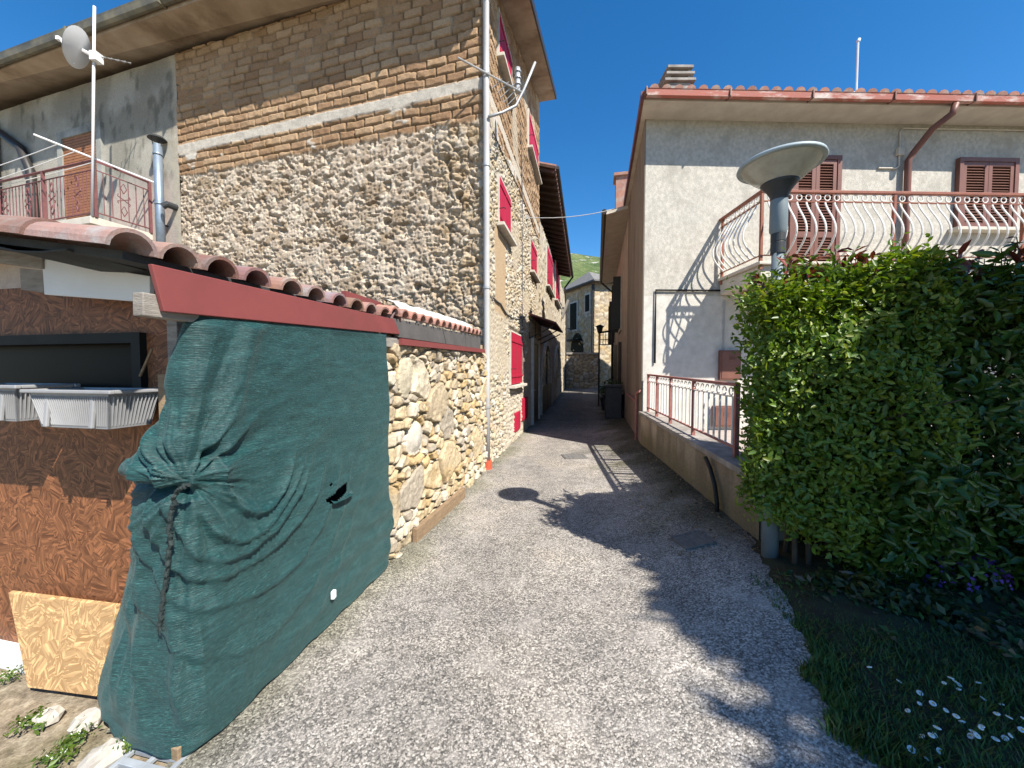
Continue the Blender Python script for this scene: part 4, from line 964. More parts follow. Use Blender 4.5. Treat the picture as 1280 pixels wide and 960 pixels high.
# layered concrete chimney
cy = 7.6; c1 = W(848, 108, cy); ch = MB(); cz = 6.3
ch.box((c1[0], cy + .2, cz + .42), (.44, .5, .95)); 
for k in range(3): ch.box((c1[0], cy + .2, cz + .93 + .12 * k), (.60 - .05 * k, .6, .05))
for k in range(2):
    for sx in (-.2, .2): ch.box((c1[0] + sx, cy + .2, cz + .99 + .12 * k), (.07, .5, .07))
ch.build('chimney', M['coping'], rfv, bevel=.006)
# shuttered openings
def louvre_window(root, u0, u1, z0, z1, sill):
    s = MB(); t = .075
    for (a, c, d, f) in ((u0, u0 + t, z0, z1), (u1 - t, u1, z0, z1), (u0 + t, u1 - t, z1 - t, z1)): s.box(RP((a + c) / 2, (d + f) / 2, .03), (c - a, .1, f - d), AXR)
    w_ = s.build('window', M['brown_paint'], root)
    um = (u0 + u1) / 2
    for (a, c) in ((u0 + t + .006, um - .004), (um + .004, u1 - t - .006)):
        s = MB(); st = .07; Z0, Z1 = z0 + .02, z1 - t - .006
        zm = Z0 + (Z1 - Z0) * (.36 if not sill else .0)
        for (p, q, d, f) in ((a, a + st, Z0, Z1), (c - st, c, Z0, Z1), (a + st, c - st, Z0, Z0 + st), (a + st, c - st, Z1 - st, Z1)) + (((a + st, c - st, zm - .04, zm + .05),) if not sill else ()):
            s.box(RP((p + q) / 2, (d + f) / 2, .045), (q - p, .04, f - d), AXR)
        z = Z0 + st
        sl_ax = [v3(fR, 0), unit(v3(nR, -.9)), np.cross(v3(fR, 0), unit(v3(nR, -.9)))]
        while z < Z1 - st:
            s.box(RP((a + c) / 2, z + .02, .042), (c - a - 2 * st, .055, .009), sl_ax); z += .05
        s.box(RP((a + c) / 2, (Z0 + Z1) / 2, .008), (c - a - .1, .008, Z1 - Z0 - .1), AXR)
        s.build('shutter', M['brown_paint'], w_)
    if sill:
        s = MB(); s.box(RP(um, z0 - .035, .07), (u1 - u0 + .2, .2, .06), AXR); s.build('sill', M['pale_concrete'], w_, bevel=.006)
ua, zt1 = uz_R(986, 196); ub, _ = uz_R(1048.5, 196)
louvre_window(vl, ua, ub, 3.32, zt1, False)
uc, zt2 = uz_R(1194.5, 199); ud, _ = uz_R(1268, 199); _, zb2 = uz_R(1230, 287)
louvre_window(vl, uc, ud, zb2, zt2, True)
# downpipe with elbow
ue, ze = uz_R(1130, 195); uf, zf2 = uz_R(1165, 150)
s = MB(); s.tube([RP(uf - .25, 6.2, ovR + .05), RP(uf - .27, 6.05, ovR + .03), RP(uf - .4, 5.9, .36), RP(ue + .05, 5.62, .12), RP(ue, 5.5, .08), RP(ue, 4.4, .08), RP(ue, 3.3, .08)], .052, 12); s.build('downpipe', M['brown_paint'], vl, smooth=True)
uj, zj = uz_R(1123, 191)
s = MB(); s.box(RP(uj, zj, .035), (.13, .06, .13), AXR); s.tube([RP(uj, zj, .02), RP(uj, 6.05, .02), RP(uj + .06, 6.12, .02), RP(10, 6.13, .02)], .014, 6); s.tube([RP(uj, zj, .02), RP(uj, zj - .25, .02), RP(uj - .06, zj - .3, .02), RP(uj - .4, zj - .3, .02)], .018, 6); s.build('junction_box', M['pale_concrete'], vl, bevel=.004)
# meter cupboards
for (xl, xr, yt, yb) in ((898, 923.5, 438, 475), (890, 918, 507, 533)):
    a, z1 = uz_R(xl, yt); c, _ = uz_R(xr, yt); _, z0 = uz_R(xl, yb)
    s = MB(); s.box(RP((a + c) / 2, (z0 + z1) / 2, .03), (c - a, .09, z1 - z0), AXR); s.box(RP((a + c) / 2, (z0 + z1) / 2, .078), (c - a - .05, .012, z1 - z0 - .05), AXR)
    for k in range(4): s.box(RP((a + c) / 2 + .02, z1 - .12 - .02 * k, .088), (.12, .008, .008), AXR)
    s.build('meter_cupboard', M['brown_paint'], vl, bevel=.004)
# conduits on the lower wall
ug, zg = uz_R(819, 363); s = MB()
s.tube([RP(uz_R(942, 362)[0], zg, .03), RP(ug, zg, .03), RP(ug, zg - .9, .03), RP(ug, uz_R(819, 454)[1], .03)], .018, 6); s.build('conduit', M['dark_frame'], vl)
uh, _ = uz_R(905, 400); s = MB(); s.tube([RP(uh, 2.9, .02), RP(uh, 1.95, .02)], .012, 6); s.build('conduit', M['grey_pipe'], vl)
s = MB(); s.tube([SP(.5, .1, .06), SP(.5, 1.05, .06), SP(.46, 1.12, .06), SP(-.1, 1.2, .06)], .028, 8); s.tube([SP(.5, .95, .06), SP(3.2, .95, .06)], .025, 8); s.build('wall_pipe', M['pink_rail'], vl)
# balcony
BA = np.array([3.92, 6.0]); BB = np.array([3.90, 7.13]); zfl, zrt = 3.30, 4.39
BE = BA + fR * 7.6; BEb = BB + fR * 7.6
s = MB(); ins = .02
s.hexa([v3(BA + ins, zfl - .24), v3(BE, zfl - .24), v3(BEb, zfl - .3), v3(BB, zfl - .3)], [v3(BA + ins, zfl - .05), v3(BE, zfl - .05), v3(BEb, zfl - .05), v3(BB, zfl - .05)])
s.hexa([v3(BA - nR * -.05 - fR * .05, zfl - .048), v3(BE + nR * .05, zfl - .048), v3(BEb, zfl - .048), v3(BB - fR * .05, zfl - .048)], [v3(BA + nR * .05 - fR * .05, zfl), v3(BE + nR * .05, zfl), v3(BEb, zfl), v3(BB - fR * .05, zfl)])
vb = s.build('balcony', M['pale_concrete'], vl, bevel=.008)
s = MB()
for z, hh, ww in ((zrt, .045, .06),):
    for (p, q) in ((BB, BA), (BA, BE)):
        c_ = (p + q) / 2; d_ = unit(q - p); s.box(v3(c_, z), (np.linalg.norm(q - p) + .05, ww, hh), [v3(d_, 0), v3((d_[1], -d_[0]), 0), (0, 0, 1)])
s.build('top_rail', M['rust_rail'], vb, bevel=.006)
s = MB()
for z in (zrt - .15, zfl + .10):
    for (p, q) in ((BB, BA), (BA, BE)):
        c_ = (p + q) / 2; d_ = unit(q - p); s.box(v3(c_, z), (np.linalg.norm(q - p), .03, .014), [v3(d_, 0), v3((d_[1], -d_[0]), 0), (0, 0, 1)])
s.build('lower_rail', M['rust_rail'], vb)
for p in [BB + (BA - BB) * .06, BA] + [BA + fR * (2.14 * k) for k in (1, 2, 3)]:
    s = MB(); s.box(v3(p, (zfl - .12 + zrt) / 2), (.04, .04, zrt - zfl + .12), AXR); s.build('post', M['rust_rail'], vb)
def bombe(p, outw):
    zz = np.linspace(zrt - .15, zfl + .10, 15); P = []
    for z in zz:
        f = (zrt - .15 - z) / (zrt - .25 - zfl); P.append(v3(p + outw * .21 * (math.sin(math.pi * f ** 1.35)) , z))
    return P
bar0 = MB(); bar0.tube(bombe(np.zeros(2), nR), .011, 6); 
def ring_pts(p, along, z, r=.045): return [v3(p + along * r * math.cos(a), z + r * math.sin(a)) for a in np.linspace(0, 2 * math.pi, 13)]
proto = {}
def put_bar(p, outw, along, key):
    if key not in proto:
        s = MB(); s.tube(bombe(np.zeros(2), outw), .0135, 6); s.tube(ring_pts(along * .035, along, zrt - .085), .009, 5, False)
        o = s.build('baluster', M['white_iron'], None); proto[key] = o
    else:
        o = proto[key].copy(); COL.objects.link(o)
    o.parent = vb; o.location = tuple(v3(p, 0) - wloc(vb))
x = .1
while x < 7.5: put_bar(BA + fR * x, nR, fR, 'front'); x += .152
dB = unit(BA - BB); oB = np.array([-1.0, .03]); x = .13
LB = np.linalg.norm(BA - BB)
while x < LB - .05: put_bar(BB + dB * x, unit(oB), dB, 'side'); x += .125
# roof mast
am = thing('antenna_mast', 'thin white mast on the red tiled roof of the villa', 'antenna', W(1070, 122, 7.4))
s = MB(); p0 = W(1070, 124, 7.4); p1 = W(1072.5, 52, 7.4); s.tube([p0, p1], .018, 6); s.tube([p1, p1 + np.array([.02, 0, .05])], .03, 6); s.box(p0 + np.array([-.05, 0, .1]), (.1, .05, .06)); s.build('mast', M['white_pole'], am)

# second house on the right
v2 = thing('pink_house', 'pink plastered house with dark shutters and a wide eave behind the villa', 'house', SP(3.8, 0))
s0, s1 = SL + .02, 12.5
b = MB(); b.hexa([SP(s0, 0, -.02), SP(s1, 0, -.02), SP(s1, 0, -6), SP(s0, 0, -6)], [SP(s0, 6.15, -.02), SP(s1, 6.15, -.02), SP(s1, 6.15, -6), SP(s0, 6.15, -6)]); b.build('wall', M['pink_plaster'], v2)
b = MB(); b.hexa([SP(s0 - .02, 6.02, .62), SP(s1 + .3, 6.02, .62), SP(s1 + .3, 6.16, -.1), SP(s0 - .02, 6.16, -.1)], [SP(s0 - .02, 6.14, .62), SP(s1 + .3, 6.14, .62), SP(s1 + .3, 6.6, -3), SP(s0 - .02, 6.6, -3)]); r2 = b.build('roof', M['pale_concrete'], v2)
s = MB(); s.tube([SP(s0 - .03, 6.1, .68), SP(s1 + .3, 6.1, .68)], .075, 8); s.tube([SP(s1, 6.05, .66), SP(s1, 5.7, .3), SP(s1, 5.5, .07), SP(s1, .4, .07)], .05, 8); s.build('gutter', M['dark_gutter'], r2)
s = MB(); s.box(SP(s0 + .6, 6.75, .1), (.5, .5, 1.0), AXS); s.box(SP(s0 + .6, 7.28, .1), (.62, .62, .08), AXS); s.build('chimney', M['terracotta'], r2)
def s_at(px): 
    p = onp(px, 400, SP(0, 0, .02), v3(nRs, 0)); return float(np.dot(p[:2] - OR, dR))
for (xl, xr, zz0, zz1) in ((775.5, 770.5, 3.1, 5.0), (768.5, 765.5, 2.9, 4.9)):
    a, c = s_at(xl), s_at(xr); c = min(max(c, a + 1.1), a + 1.4)
    f = MB(); f.box(SP((a + c) / 2, (zz0 + zz1) / 2, .0), (c - a + .1, .05, zz1 - zz0 + .1), AXS); w_ = f.build('window', M['stone_sill'], v2)
    for q, sgn in ((a, -1), (c, 1)):
        s = MB(); s.box(SP(q + sgn * .02, (zz0 + zz1) / 2, .14), (.05, .3, zz1 - zz0), AXS); s.build('shutter', M['dark_green'], w_)
    s = MB(); s.box(SP((a + c) / 2, (zz0 + zz1) / 2, .02), (c - a - .1, .05, zz1 - zz0 - .1), AXS); s.build('pane', M['dark_void'], w_)
s = MB(); s.box(SP(7.2, 1.55, .04), (.9, .1, 2.1), AXS); s.build('door', M['door_wood'], v2)

# ------------------------------------------------------------------ retaining wall, fence, terrace
rw = thing('retaining_wall', 'stained concrete retaining wall with a coping along the right side of the road', 'wall', (2.0, 3.0, 0))
WA = np.array([rightX(2.98), 2.98]); WB = OR + nRs * .02
zc0, zc1 = .74, .80
dW = unit(WB - WA); nW = np.array([-dW[1], dW[0]]); LW = np.linalg.norm(WB - WA)
def fn_rw(U, Z):
    D = .025 * (fbm(U * 2.2, Z * 3, 4) - .5) + .012 * (fbm(U * 14, Z * 14, 6) - .5)
    n = fbm(U * 2.8, Z * .8, 8, 5); n2 = fbm(U * 4, Z * 3, 18, 5)
    C = lerp(c3(.50, .435, .36), c3(.36, .30, .235), sstep(.4, .62, n)[..., None])
    g_ = sstep(.75, .25, Z + .35 * (n2 - .5)) ; C = lerp(C, c3(.17, .155, .08), (g_ * .75)[..., None])
    st = sstep(.56, .66, fbm(U * 5.5, Z * .35, 28, 4)); C = lerp(C, c3(.20, .175, .14), (st * .5)[..., None])
    return D, C
wallsheet('wall_face', v3(WA, 0), dW, nW, 0, LW, 0, lambda u: zc0 + (zc1 - zc0) * u / LW - .05, .02, fn_rw, rw)
b = MB(); b.hexa([v3(WA - nW * .03, -.1), v3(WB - nW * .03, -.1), v3(WB - nW * .25, -.1), v3(WA - nW * .25, -.1)], [v3(WA - nW * .03, zc0 - .05), v3(WB - nW * .03, zc1 - .05), v3(WB - nW * .25, zc1 - .05), v3(WA - nW * .25, zc0 - .05)]); b.build('wall_core', M['wall_concrete'], rw)
b = MB(); n = 6
for i in range(n):
    p = WA + (WB - WA) * i / n; q = WA + (WB - WA) * (i + .994) / n; zp, zq = lerp(zc0, zc1, i / n), lerp(zc0, zc1, (i + 1) / n)
    b.hexa([v3(p + nW * .05, zp - .05), v3(q + nW * .05, zq - .05), v3(q - nW * .27, zq - .05), v3(p - nW * .27, zp - .05)], [v3(p + nW * .05, zp + .01), v3(q + nW * .05, zq + .01), v3(q - nW * .27, zq + .01), v3(p - nW * .27, zp + .01)])
b.build('coping', M['coping'], rw, bevel=.008)
fc = thing('iron_fence', 'low faded red iron fence with white scroll bars on top of the retaining wall', 'fence', v3(WB - nW * .1, .8))
FA = WA - nW * .1 + dW * .6; FB = WB - nW * .1 - dW * .08; LF = np.linalg.norm(FB - FA)
def zcop(s): return lerp(zc0, zc1, (s + .6) / LW) + .01
AXW = [v3(dW, 0), v3(nW, 0), (0, 0, 1)]
for (h, sz, nm, mm) in ((.71, (.05, .03), 'top_rail', 'pink_rail'), (.58, (.02, .012), 'scroll_rail', 'white_iron'), (.10, (.03, .02), 'bottom_rail', 'pink_rail')):
    s = MB(); s.hexa([v3(FA + nW * sz[0] / 2, zcop(0) + h - sz[1]), v3(FB + nW * sz[0] / 2, zcop(LF) + h - sz[1]), v3(FB - nW * sz[0] / 2, zcop(LF) + h - sz[1]), v3(FA - nW * sz[0] / 2, zcop(0) + h - sz[1])],
                     [v3(FA + nW * sz[0] / 2, zcop(0) + h), v3(FB + nW * sz[0] / 2, zcop(LF) + h), v3(FB - nW * sz[0] / 2, zcop(LF) + h), v3(FA - nW * sz[0] / 2, zcop(0) + h)]); s.build(nm, M[mm], fc)
for sp_ in (.02, LF * .33, LF * .60, LF * .82, LF - .02):
    s = MB(); p = FA + dW * sp_; s.box(v3(p, zcop(sp_) + .35), (.04, .04, .7), AXW); s.build('post', M['pink_rail'], fc)
x = .1; k = 0
fb0 = None
while x < LF - .05:
    p = v3(FA + dW * x, zcop(x))
    if fb0 is None:
        s = MB(); s.tube([(0, 0, .1), (0, 0, .58)], .011, 6)
        s.tube([v3(dW * (.045 + .04 * math.cos(a)), .625 + .04 * math.sin(a)) for a in np.linspace(-2.6, 3.2, 14)], .007, 5)
        o = s.build('baluster', M['white_iron'], None); fb0 = o
    else:
        o = fb0.copy(); COL.objects.link(o)
    o.parent = fc; o.location = tuple(p - wloc(fc)); x += .145
ts_ = MB(); ts_.add([v3(WA - nW * .2 + dW * 1.0, .45), v3(WB - nW * .2, .45), RP(11, .45), (11, 4.1, .45)], [(0, 3, 2, 1)]); tag(ts_.build('terrace', M['terrace']), kind='structure')
tx = MB(); p0 = WA - nW * .26; 
# black hose down the retaining wall
hp = [onp(*q, v3(WA, 0), v3(nW, 0)) + v3(nW * .05, 0) for q in ((888, 572), (894, 585), (900, 606), (903, 630), (902, 652))]
s = MB(); s.tube(hp, .022, 8); tag(s.build('hose', M['rubber'], None, smooth=True, loc=hp[-1]), 'black rubber hose hanging down the stained retaining wall', 'hose')

# ------------------------------------------------------------------ street lamp
LPOS = np.array([1.905, 2.73]); zl = float(gz(*LPOS))
lamp = thing('street_lamp', 'grey park lamp with a shallow bowl head standing at the hedge corner', 'street lamp', v3(LPOS, zl))
zH = 3.08
c = v3(LPOS, 0)
s = MB(); s.tube([v3(LPOS, zl - .05), v3(LPOS, 1.2)], .055, 16); s.tube([v3(LPOS, 1.2), v3(LPOS, 2.45)], .038, 16); s.build('pole', M['lamp_grey'], lamp, smooth=True)
s = MB(); s.lathe([(.039, 2.43), (.046, 2.43), (.046, 2.505), (.043, 2.51), (.046, 2.515), (.046, 2.57), (.041, 2.57)], c, 24); s.build('collar', M['lamp_dark'], lamp, smooth=False)
s = MB(); s.lathe([(.042, 2.565), (.056, 2.59), (.055, 2.77), (.053, 2.815)], c, 24); s.build('sleeve', M['lamp_grey'], lamp, smooth=True)
s = MB(); s.lathe([(.052, 2.795), (.056, 2.83), (.075, 2.87), (.105, 2.91), (.118, 2.922), (.10, 2.92), (.0, 2.915)], c, 32); s.build('cone', M['lamp_dark'], lamp, smooth=True)
s = MB(); s.lathe([(.115, 2.923), (.16, 2.96), (.205, 3.002), (.238, 3.038), (.243, 3.045)], c, 48); s.build('bowl', M['bowl'], lamp, smooth=True)
s = MB(); s.lathe([(.235, 3.042), (.262, 3.04), (.268, 3.05), (.262, 3.065), (.18, 3.085), (.0, 3.095)], c, 40); s.build('lid', M['lamp_lid'], lamp, smooth=True)
s = MB(); s.lathe([(.0, 3.055), (.235, 3.044)], c, 40); s.build('reflector', M['white_dish'], lamp)
s = MB(); s.lathe([(.03, 2.92), (.03, 3.03), (.0, 3.03)], c, 16); s.lathe([(.12, 2.955), (.13, 2.96), (.12, 2.97)], c, 24); s.build('lamp_holder', M['white_dish'], lamp)

# ------------------------------------------------------------------ hedges, lawn, flowers, tree
HA = np.array([1.57, 2.43]); dH = unit((.97, -.22)); nH = np.array([dH[1], -dH[0]])     # front face normal to the viewer
nH = nH if nH[1] < 0 else -nH
def hedge_points(n, u0, u1, depth, zb, zt, seed, skin=.16):
    rg = np.random.default_rng(seed)
    Lx = u1 - u0; Hh = zt - zb
    areas = np.array([Lx * Hh, Lx * depth, depth * Hh * 1.0, Lx * Hh * .35]); pr = areas / areas.sum()
    f = rg.choice(4, n, p=pr); a, bq = rg.random(n), rg.random(n)
    u = np.where(f == 2, u0, u0 + a * Lx); w = np.where(f == 0, 0.0, np.where(f == 3, -depth, -np.where(f == 1, bq, a) * depth)); z = np.where(f == 1, zt, zb + bq * Hh)
    N = np.zeros((n, 3)); N[f == 0] = v3(nH, .25); N[f == 1] = (0, 0, 1); N[f == 2] = v3(-dH, .2); N[f == 3] = v3(-nH, .2)
    lump = .46 * (fbm(u * 2.3 + seed, z * 2.3 + w * 2, 7, 3) - .5) + .22 * (fbm(u * 6, z * 6 + w * 5, 8) - .5)
    inset = -(rg.random(n) ** 1.6) * skin * 1.7 + lump
    # rounded shoulders
    rr = sstep(zt - .5, zt, z) * .14 * (f == 0) + sstep(zb + .25, zb, z) * .16 * (f == 0)
    P = np.zeros((n, 3)); us_ = u - w * .42 * sstep(1.2, .1, u); P[:, :2] = HA + us_[:, None] * dH + w[:, None] * nH; P[:, 2] = z
    P += N * (inset - rr)[:, None]
    return P, N
def hedge(name, label, u0, u1, depth, zb, zt, n, size, base, m, seed, aspect, yellow, stems):
    t = thing(name, label, 'hedge', v3(HA + dH * (u0 + u1) / 2 - nH * depth / 2, .18))
    P, N = hedge_points(n, u0, u1, depth, zb, zt, seed)
    if u0 == 0.0:
        uu_ = (P[:, :2] - HA) @ dH; k_ = P[:, 2] > .66 - .75 * np.clip(uu_ - .15, 0, 1) + .2 * (RNG.random(len(P)) - .5); P, N = P[k_], N[k_]; n = len(P)
    topf = sstep(zt - .6, zt + .1, P[:, 2])[:, None]
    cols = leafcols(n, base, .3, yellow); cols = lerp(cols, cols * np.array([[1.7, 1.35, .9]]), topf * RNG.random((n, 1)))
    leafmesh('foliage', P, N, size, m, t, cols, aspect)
    rg = np.random.default_rng(seed + 50); k = int(n * .35)
    Q = np.zeros((k, 3)); uu = rg.uniform(u0 + .2, u1 - .1, k); ww = -rg.uniform(.16, depth - .1, k); Q[:, :2] = HA + uu[:, None] * dH + ww[:, None] * nH; Q[:, 2] = rg.uniform(zb + (.45 if u0 == 0 else .05), zt - .12, k)
    Q[:, :2] += ((-ww) * .42 * sstep(1.2, .1, uu))[:, None] * dH
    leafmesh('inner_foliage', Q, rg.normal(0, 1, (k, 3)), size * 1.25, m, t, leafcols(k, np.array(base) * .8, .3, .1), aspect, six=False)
    s = MB()
    for i in range(stems):
        u = rg.uniform(u0 + .35, u1 - .05); w = -rg.uniform(.15, depth - .15); p = v3(HA + dH * u + nH * w, .12)
        tip = p + np.array([rg.normal(0, .15), rg.normal(0, .1), zt - .35]); s.tube([p, p * .6 + tip * .4 + rg.normal(0, .04, 3), tip], [.018, .013, .006], 6)
        for _ in range(3): q = p * .5 + tip * .5 + rg.normal(0, .1, 3); s.tube([q, q + rg.normal(0, .18, 3) + np.array([0, 0, .25])], [.008, .004], 5)
    s.build('stem', M['bark'], t)
    return t
h1 = hedge('privet_hedge', 'bright small-leaved hedge wrapped round the lamp post', 0.0, 1.05, 1.0, .20, 2.22, 40000, .043, (.095, .168, .018), M['leaf'], 3, .46, .7, 14)
h3 = hedge('laurel_hedge', 'dark glossy laurel hedge with reddish shoots at the right edge', 0.75, 4.4, 1.35, .24, 2.13, 44000, .068, (.045, .098, .016), M['leaf_gloss'], 4, .40, .3, 22)
rg = np.random.default_rng(77)
# upright young shoots along the top of the laurel
P, N, Cc = [], [], []
st = MB()
for i in range(210):
    u = rg.uniform(.2, 1.7) if i < 140 else rg.uniform(.25, 4.2); w = -rg.uniform(.18, 1.0); p = v3(HA + dH * u + nH * w, 2.03 + rg.uniform(0, .1)); h = rg.uniform(.10, .30); lean = rg.normal(0, .05, 2)
    tip = p + np.array([lean[0], lean[1], h]); st.tube([p - np.array([0, 0, .2]), tip], [.005, .003], 4)
    red = rg.random() < .62
    for k in range(13):
        f = (k + 1) / 13; P.append(p * (1 - f) + tip * f); a = k * 2.4; N.append((math.cos(a) * .6, math.sin(a) * .6, .8))
        Cc.append(np.array((.17, .034, .024) if red and f > .35 else (.075, .13, .02)) * rg.uniform(.7, 1.4))
st.build('shoot_stem', M['bark'], h3)['kind'] = 'stuff'
leafmesh('red_shoot', np.array(P), np.array(N), .085, M['leaf_gloss'], h3, np.array(Cc), .36, tipdown=-.6)
# small twigs of bright leaves on the privet top
P, N, Cc = [], [], []
for i in range(150):
    u = rg.uniform(.08, 1.1); w = -rg.uniform(.05, .8); p = v3(HA + dH * u + nH * w, 2.12 + rg.uniform(-.1, .08)); h = rg.uniform(.08, .26); tip = p + np.array([rg.normal(0, .06), rg.normal(0, .06), h])
    for k in range(9): f = (k + 1) / 9; P.append(p * (1 - f) + tip * f); a = k * 2.4; N.append((math.cos(a) * .6, math.sin(a) * .6, .8)); Cc.append(np.array((.10, .16, .02)) * rg.uniform(.7, 1.3))
leafmesh('young_shoot', np.array(P), np.array(N), .05, M['leaf'], h1, np.array(Cc), .42, tipdown=-.5)

# grass blades
n = 150000; gx = rg.uniform(1.1, 4.3, n); gy = rg.uniform(.9, 2.8, n)
front = (HA + dH * ((gx - HA[0]) / dH[0])[:, None])[:, 1]
ok = (gx > lawn_edge(gy) - .03 + .30 * (fbm(gx * 5, gy * 5, 3, 3) - .5) * 2 * rg.random(n) ** .3) & (gy < front + .15) & (rg.random(n) < .30 + .9 * fbm(gx * 3, gy * 3, 61)) & (rg.random(n) > .75 * sstep(.55, .2, front - gy))
gx, gy = gx[ok], gy[ok]; n = len(gx); gzv = gz(gx, gy)
bare = sstep(.75, .25, (front[ok] - gy)); h = rg.uniform(.02, .075, n) * (1 - .5 * bare) * (.45 + 1.1 * fbm(gx * 2.6, gy * 2.6, 62)); a = rg.uniform(0, 2 * np.pi, n); ln = rg.uniform(.2, .9, n) * h
base = np.stack([gx, gy, gzv - .01], 1); sd = np.stack([np.cos(a), np.sin(a), 0 * a], 1) * .0036; le = np.stack([np.cos(a + 1.57), np.sin(a + 1.57), 0 * a], 1)
mid = base + le * (ln * .35)[:, None] + np.array([0, 0, 1.0]) * (h * .6)[:, None]; tip = base + le * ln[:, None] + np.array([0, 0, 1.0]) * h[:, None]
V = np.stack([base - sd, base + sd, mid + sd * .8, mid - sd * .8, tip], 1).reshape(-1, 3); bi = np.arange(n)[:, None] * 5
Fq = np.concatenate([bi + np.array([0, 1, 2]), bi + np.array([0, 2, 3]), bi + np.array([3, 2, 4])])
gc = leafcols(n, (.055, .120, .028), .45, .5) * (.65 + .7 * fbm(gx * 3.5, gy * 3.5, 64))[:, None]; gc = lerp(gc, np.array([[.17, .13, .06]]), ((rg.random(n) < .12) * .7)[:, None])
tag(fast('grass', V, Fq, M['grass'], None, np.repeat(gc, 5, 0), smooth=False), 'short green grass growing beside the road in front of the hedge', 'grass', kind='stuff')
n = 2600; gx2 = rg.uniform(1.75, 4.2, n); fr_ = (HA + dH * ((gx2 - HA[0]) / dH[0])[:, None])[:, 1]; gy2 = fr_ - .12 - .62 * rg.random(n) ** 1.3 + .15
k_ = (fbm(gx2 * 3.3, gy2 * 3.3, 71, 3) > .42) & (gx2 > lawn_edge(gy2) + .02); gx2, gy2 = gx2[k_], gy2[k_]; n = len(gx2)
hh_ = .008 + .09 * rg.random(n) * fbm(gx2 * 2.2, gy2 * 2.2, 72)
cc_ = np.where(rg.random((n, 1)) < .62, np.array([[.045, .085, .022]]), np.array([[.13, .09, .05]])) * rg.uniform(.5, 1.9, (n, 1))
tag(leafmesh('ground_cover', np.stack([gx2, gy2, gz(gx2, gy2) + hh_ + .01], 1), np.tile([[0, -.3, 1.2]], (n, 1)), .045, M['leaf'], None, cc_, .55, six=False), 'low leafy ground cover and dry leaves in the bed under the hedge', 'ground cover', kind='stuff')
# daisies
dz = MB(); dz.tube([(0, 0, 0), (.003, 0, .055)], .0015, 4, True, (.1, .2, .05))
pr = [(0, .055), (.013, .058), (.017, .056), (.013, .052)]; dz.lathe(pr, (0, 0, 0), 9); dz.lathe([(0, .062), (.005, .059)], (0, 0, 0), 7, (1, .6, .05))
def mat_daisy():
    m, t, b, out = nt('daisy'); a = node(t, 'ShaderNodeAttribute', attribute_name='Col'); c = mixc(t, 1.0, (.85, .85, .83), a.outputs['Color'], 'MULTIPLY'); t.links.new(c, b.inputs['Base Color']); b.inputs['Roughness'].default_value = .7; return m
d0 = dz.build('daisy', mat_daisy())
spots = [(1096, 836), (1118, 845), (1148, 855), (1146, 869), (1166, 870), (1176, 878), (1149, 888), (1190, 848), (1207, 860), (1222, 864), (1230, 855), (1154, 902), (1160, 914), (1172, 911), (1163, 917), (1166, 916), (1195, 892), (1213, 905), (1220, 903), (1217, 910), (1231, 905), (1228, 913), (1248, 906), (1254, 894), (1261, 881), (1271, 893), (1278, 903), (1148, 938), (1162, 953), (1185, 851), (1244, 918), (1265, 912), (1192, 845), (1188, 849), (1234, 884), (1258, 893), (1215, 908), (1139, 921)]
for i, (px, py) in enumerate(spots):
    o = d0 if i == 0 else d0.copy()
    if i: COL.objects.link(o)
    d = ray(px, py); z = .16
    for _ in range(3): p = CAM + d * ((z + .06 - 1.6) / d[2]); z = float(gz(p[0], p[1]))
    o.location = (p[0], p[1], z); o.rotation_euler = (rg.normal(.1, .45), rg.normal(0, .45), rg.uniform(0, 6)); s_ = rg.uniform(.45, .72); o.scale = (s_, s_, rg.uniform(.7, 1.0))
    tag(o, 'small white daisy flowering in the shaded grass', 'daisy', 'daisies in the lawn')
# leafy plants and purple flowers along the foot of the hedge
def clump(name, label, cat, x, y, r, h, n, size, base, seed, fl=None):
    z = float(gz(x, y)); t = thing(name, label, cat, (x, y, z)); q = np.random.default_rng(seed)
    D_ = q.normal(0, 1, (n, 3)); D_[:, 2] = np.abs(D_[:, 2]); D_ /= np.linalg.norm(D_, axis=1)[:, None]
    P = np.array([x, y, z + .01]) + D_ * np.array([r, r, h]) * q.random((n, 1)) ** .5
    leafmesh('foliage', P, D_ + np.array([0, 0, .5]), size, M['leaf'], t, leafcols(n, base, .4, .4), .5, six=False)
    s = MB()
    for k in range(8): a = q.uniform(0, 6.28); s.tube([(x, y, z - .01), (x + r * .5 * math.cos(a), y + r * .5 * math.sin(a), z + h * .7)], [.004, .002], 4)
    s.build('stem', M['bark'], t)
    if fl is not None:
        k = 70; D2 = q.normal(0, 1, (k, 3)); D2[:, 2] = np.abs(D2[:, 2]) + .4; D2 /= np.linalg.norm(D2, axis=1)[:, None]
        leafmesh('flower', np.array([x, y, z]) + D2 * np.array([r, r, h * 1.15]), D2, .028, M['purple'], t, np.ones((k, 3)), .9, six=False)
def gp(px, py, z=.17):
    d = ray(px, py); return CAM + d * ((z - 1.6) / d[2])
for i, (px, py, r, h, lab, fl) in enumerate(((1180, 742, .14, .16, 'purple flowering cushion plant in the dark bed under the hedge', 1), (1226, 748, .13, .18, 'second purple flowering plant nearer the right edge of the bed', 1),
        (1120, 770, .17, .14, 'low leafy plant in the middle of the shaded bed', None), (1075, 755, .13, .12, 'yellowish leafy plant at the left end of the shaded bed', None), (1190, 792, .17, .13, 'spreading leafy plant in front of the purple flowers', None), (1035, 742, .09, .10, 'small weed tuft close to the lamp post', None))):
    p = gp(px, py); clump('flowering_plant' if fl else 'leafy_plant', lab, 'plant', p[0], p[1], r, h, 260, .05, (.035, .06, .02) if i != 3 else (.09, .09, .02), 200 + i, fl)
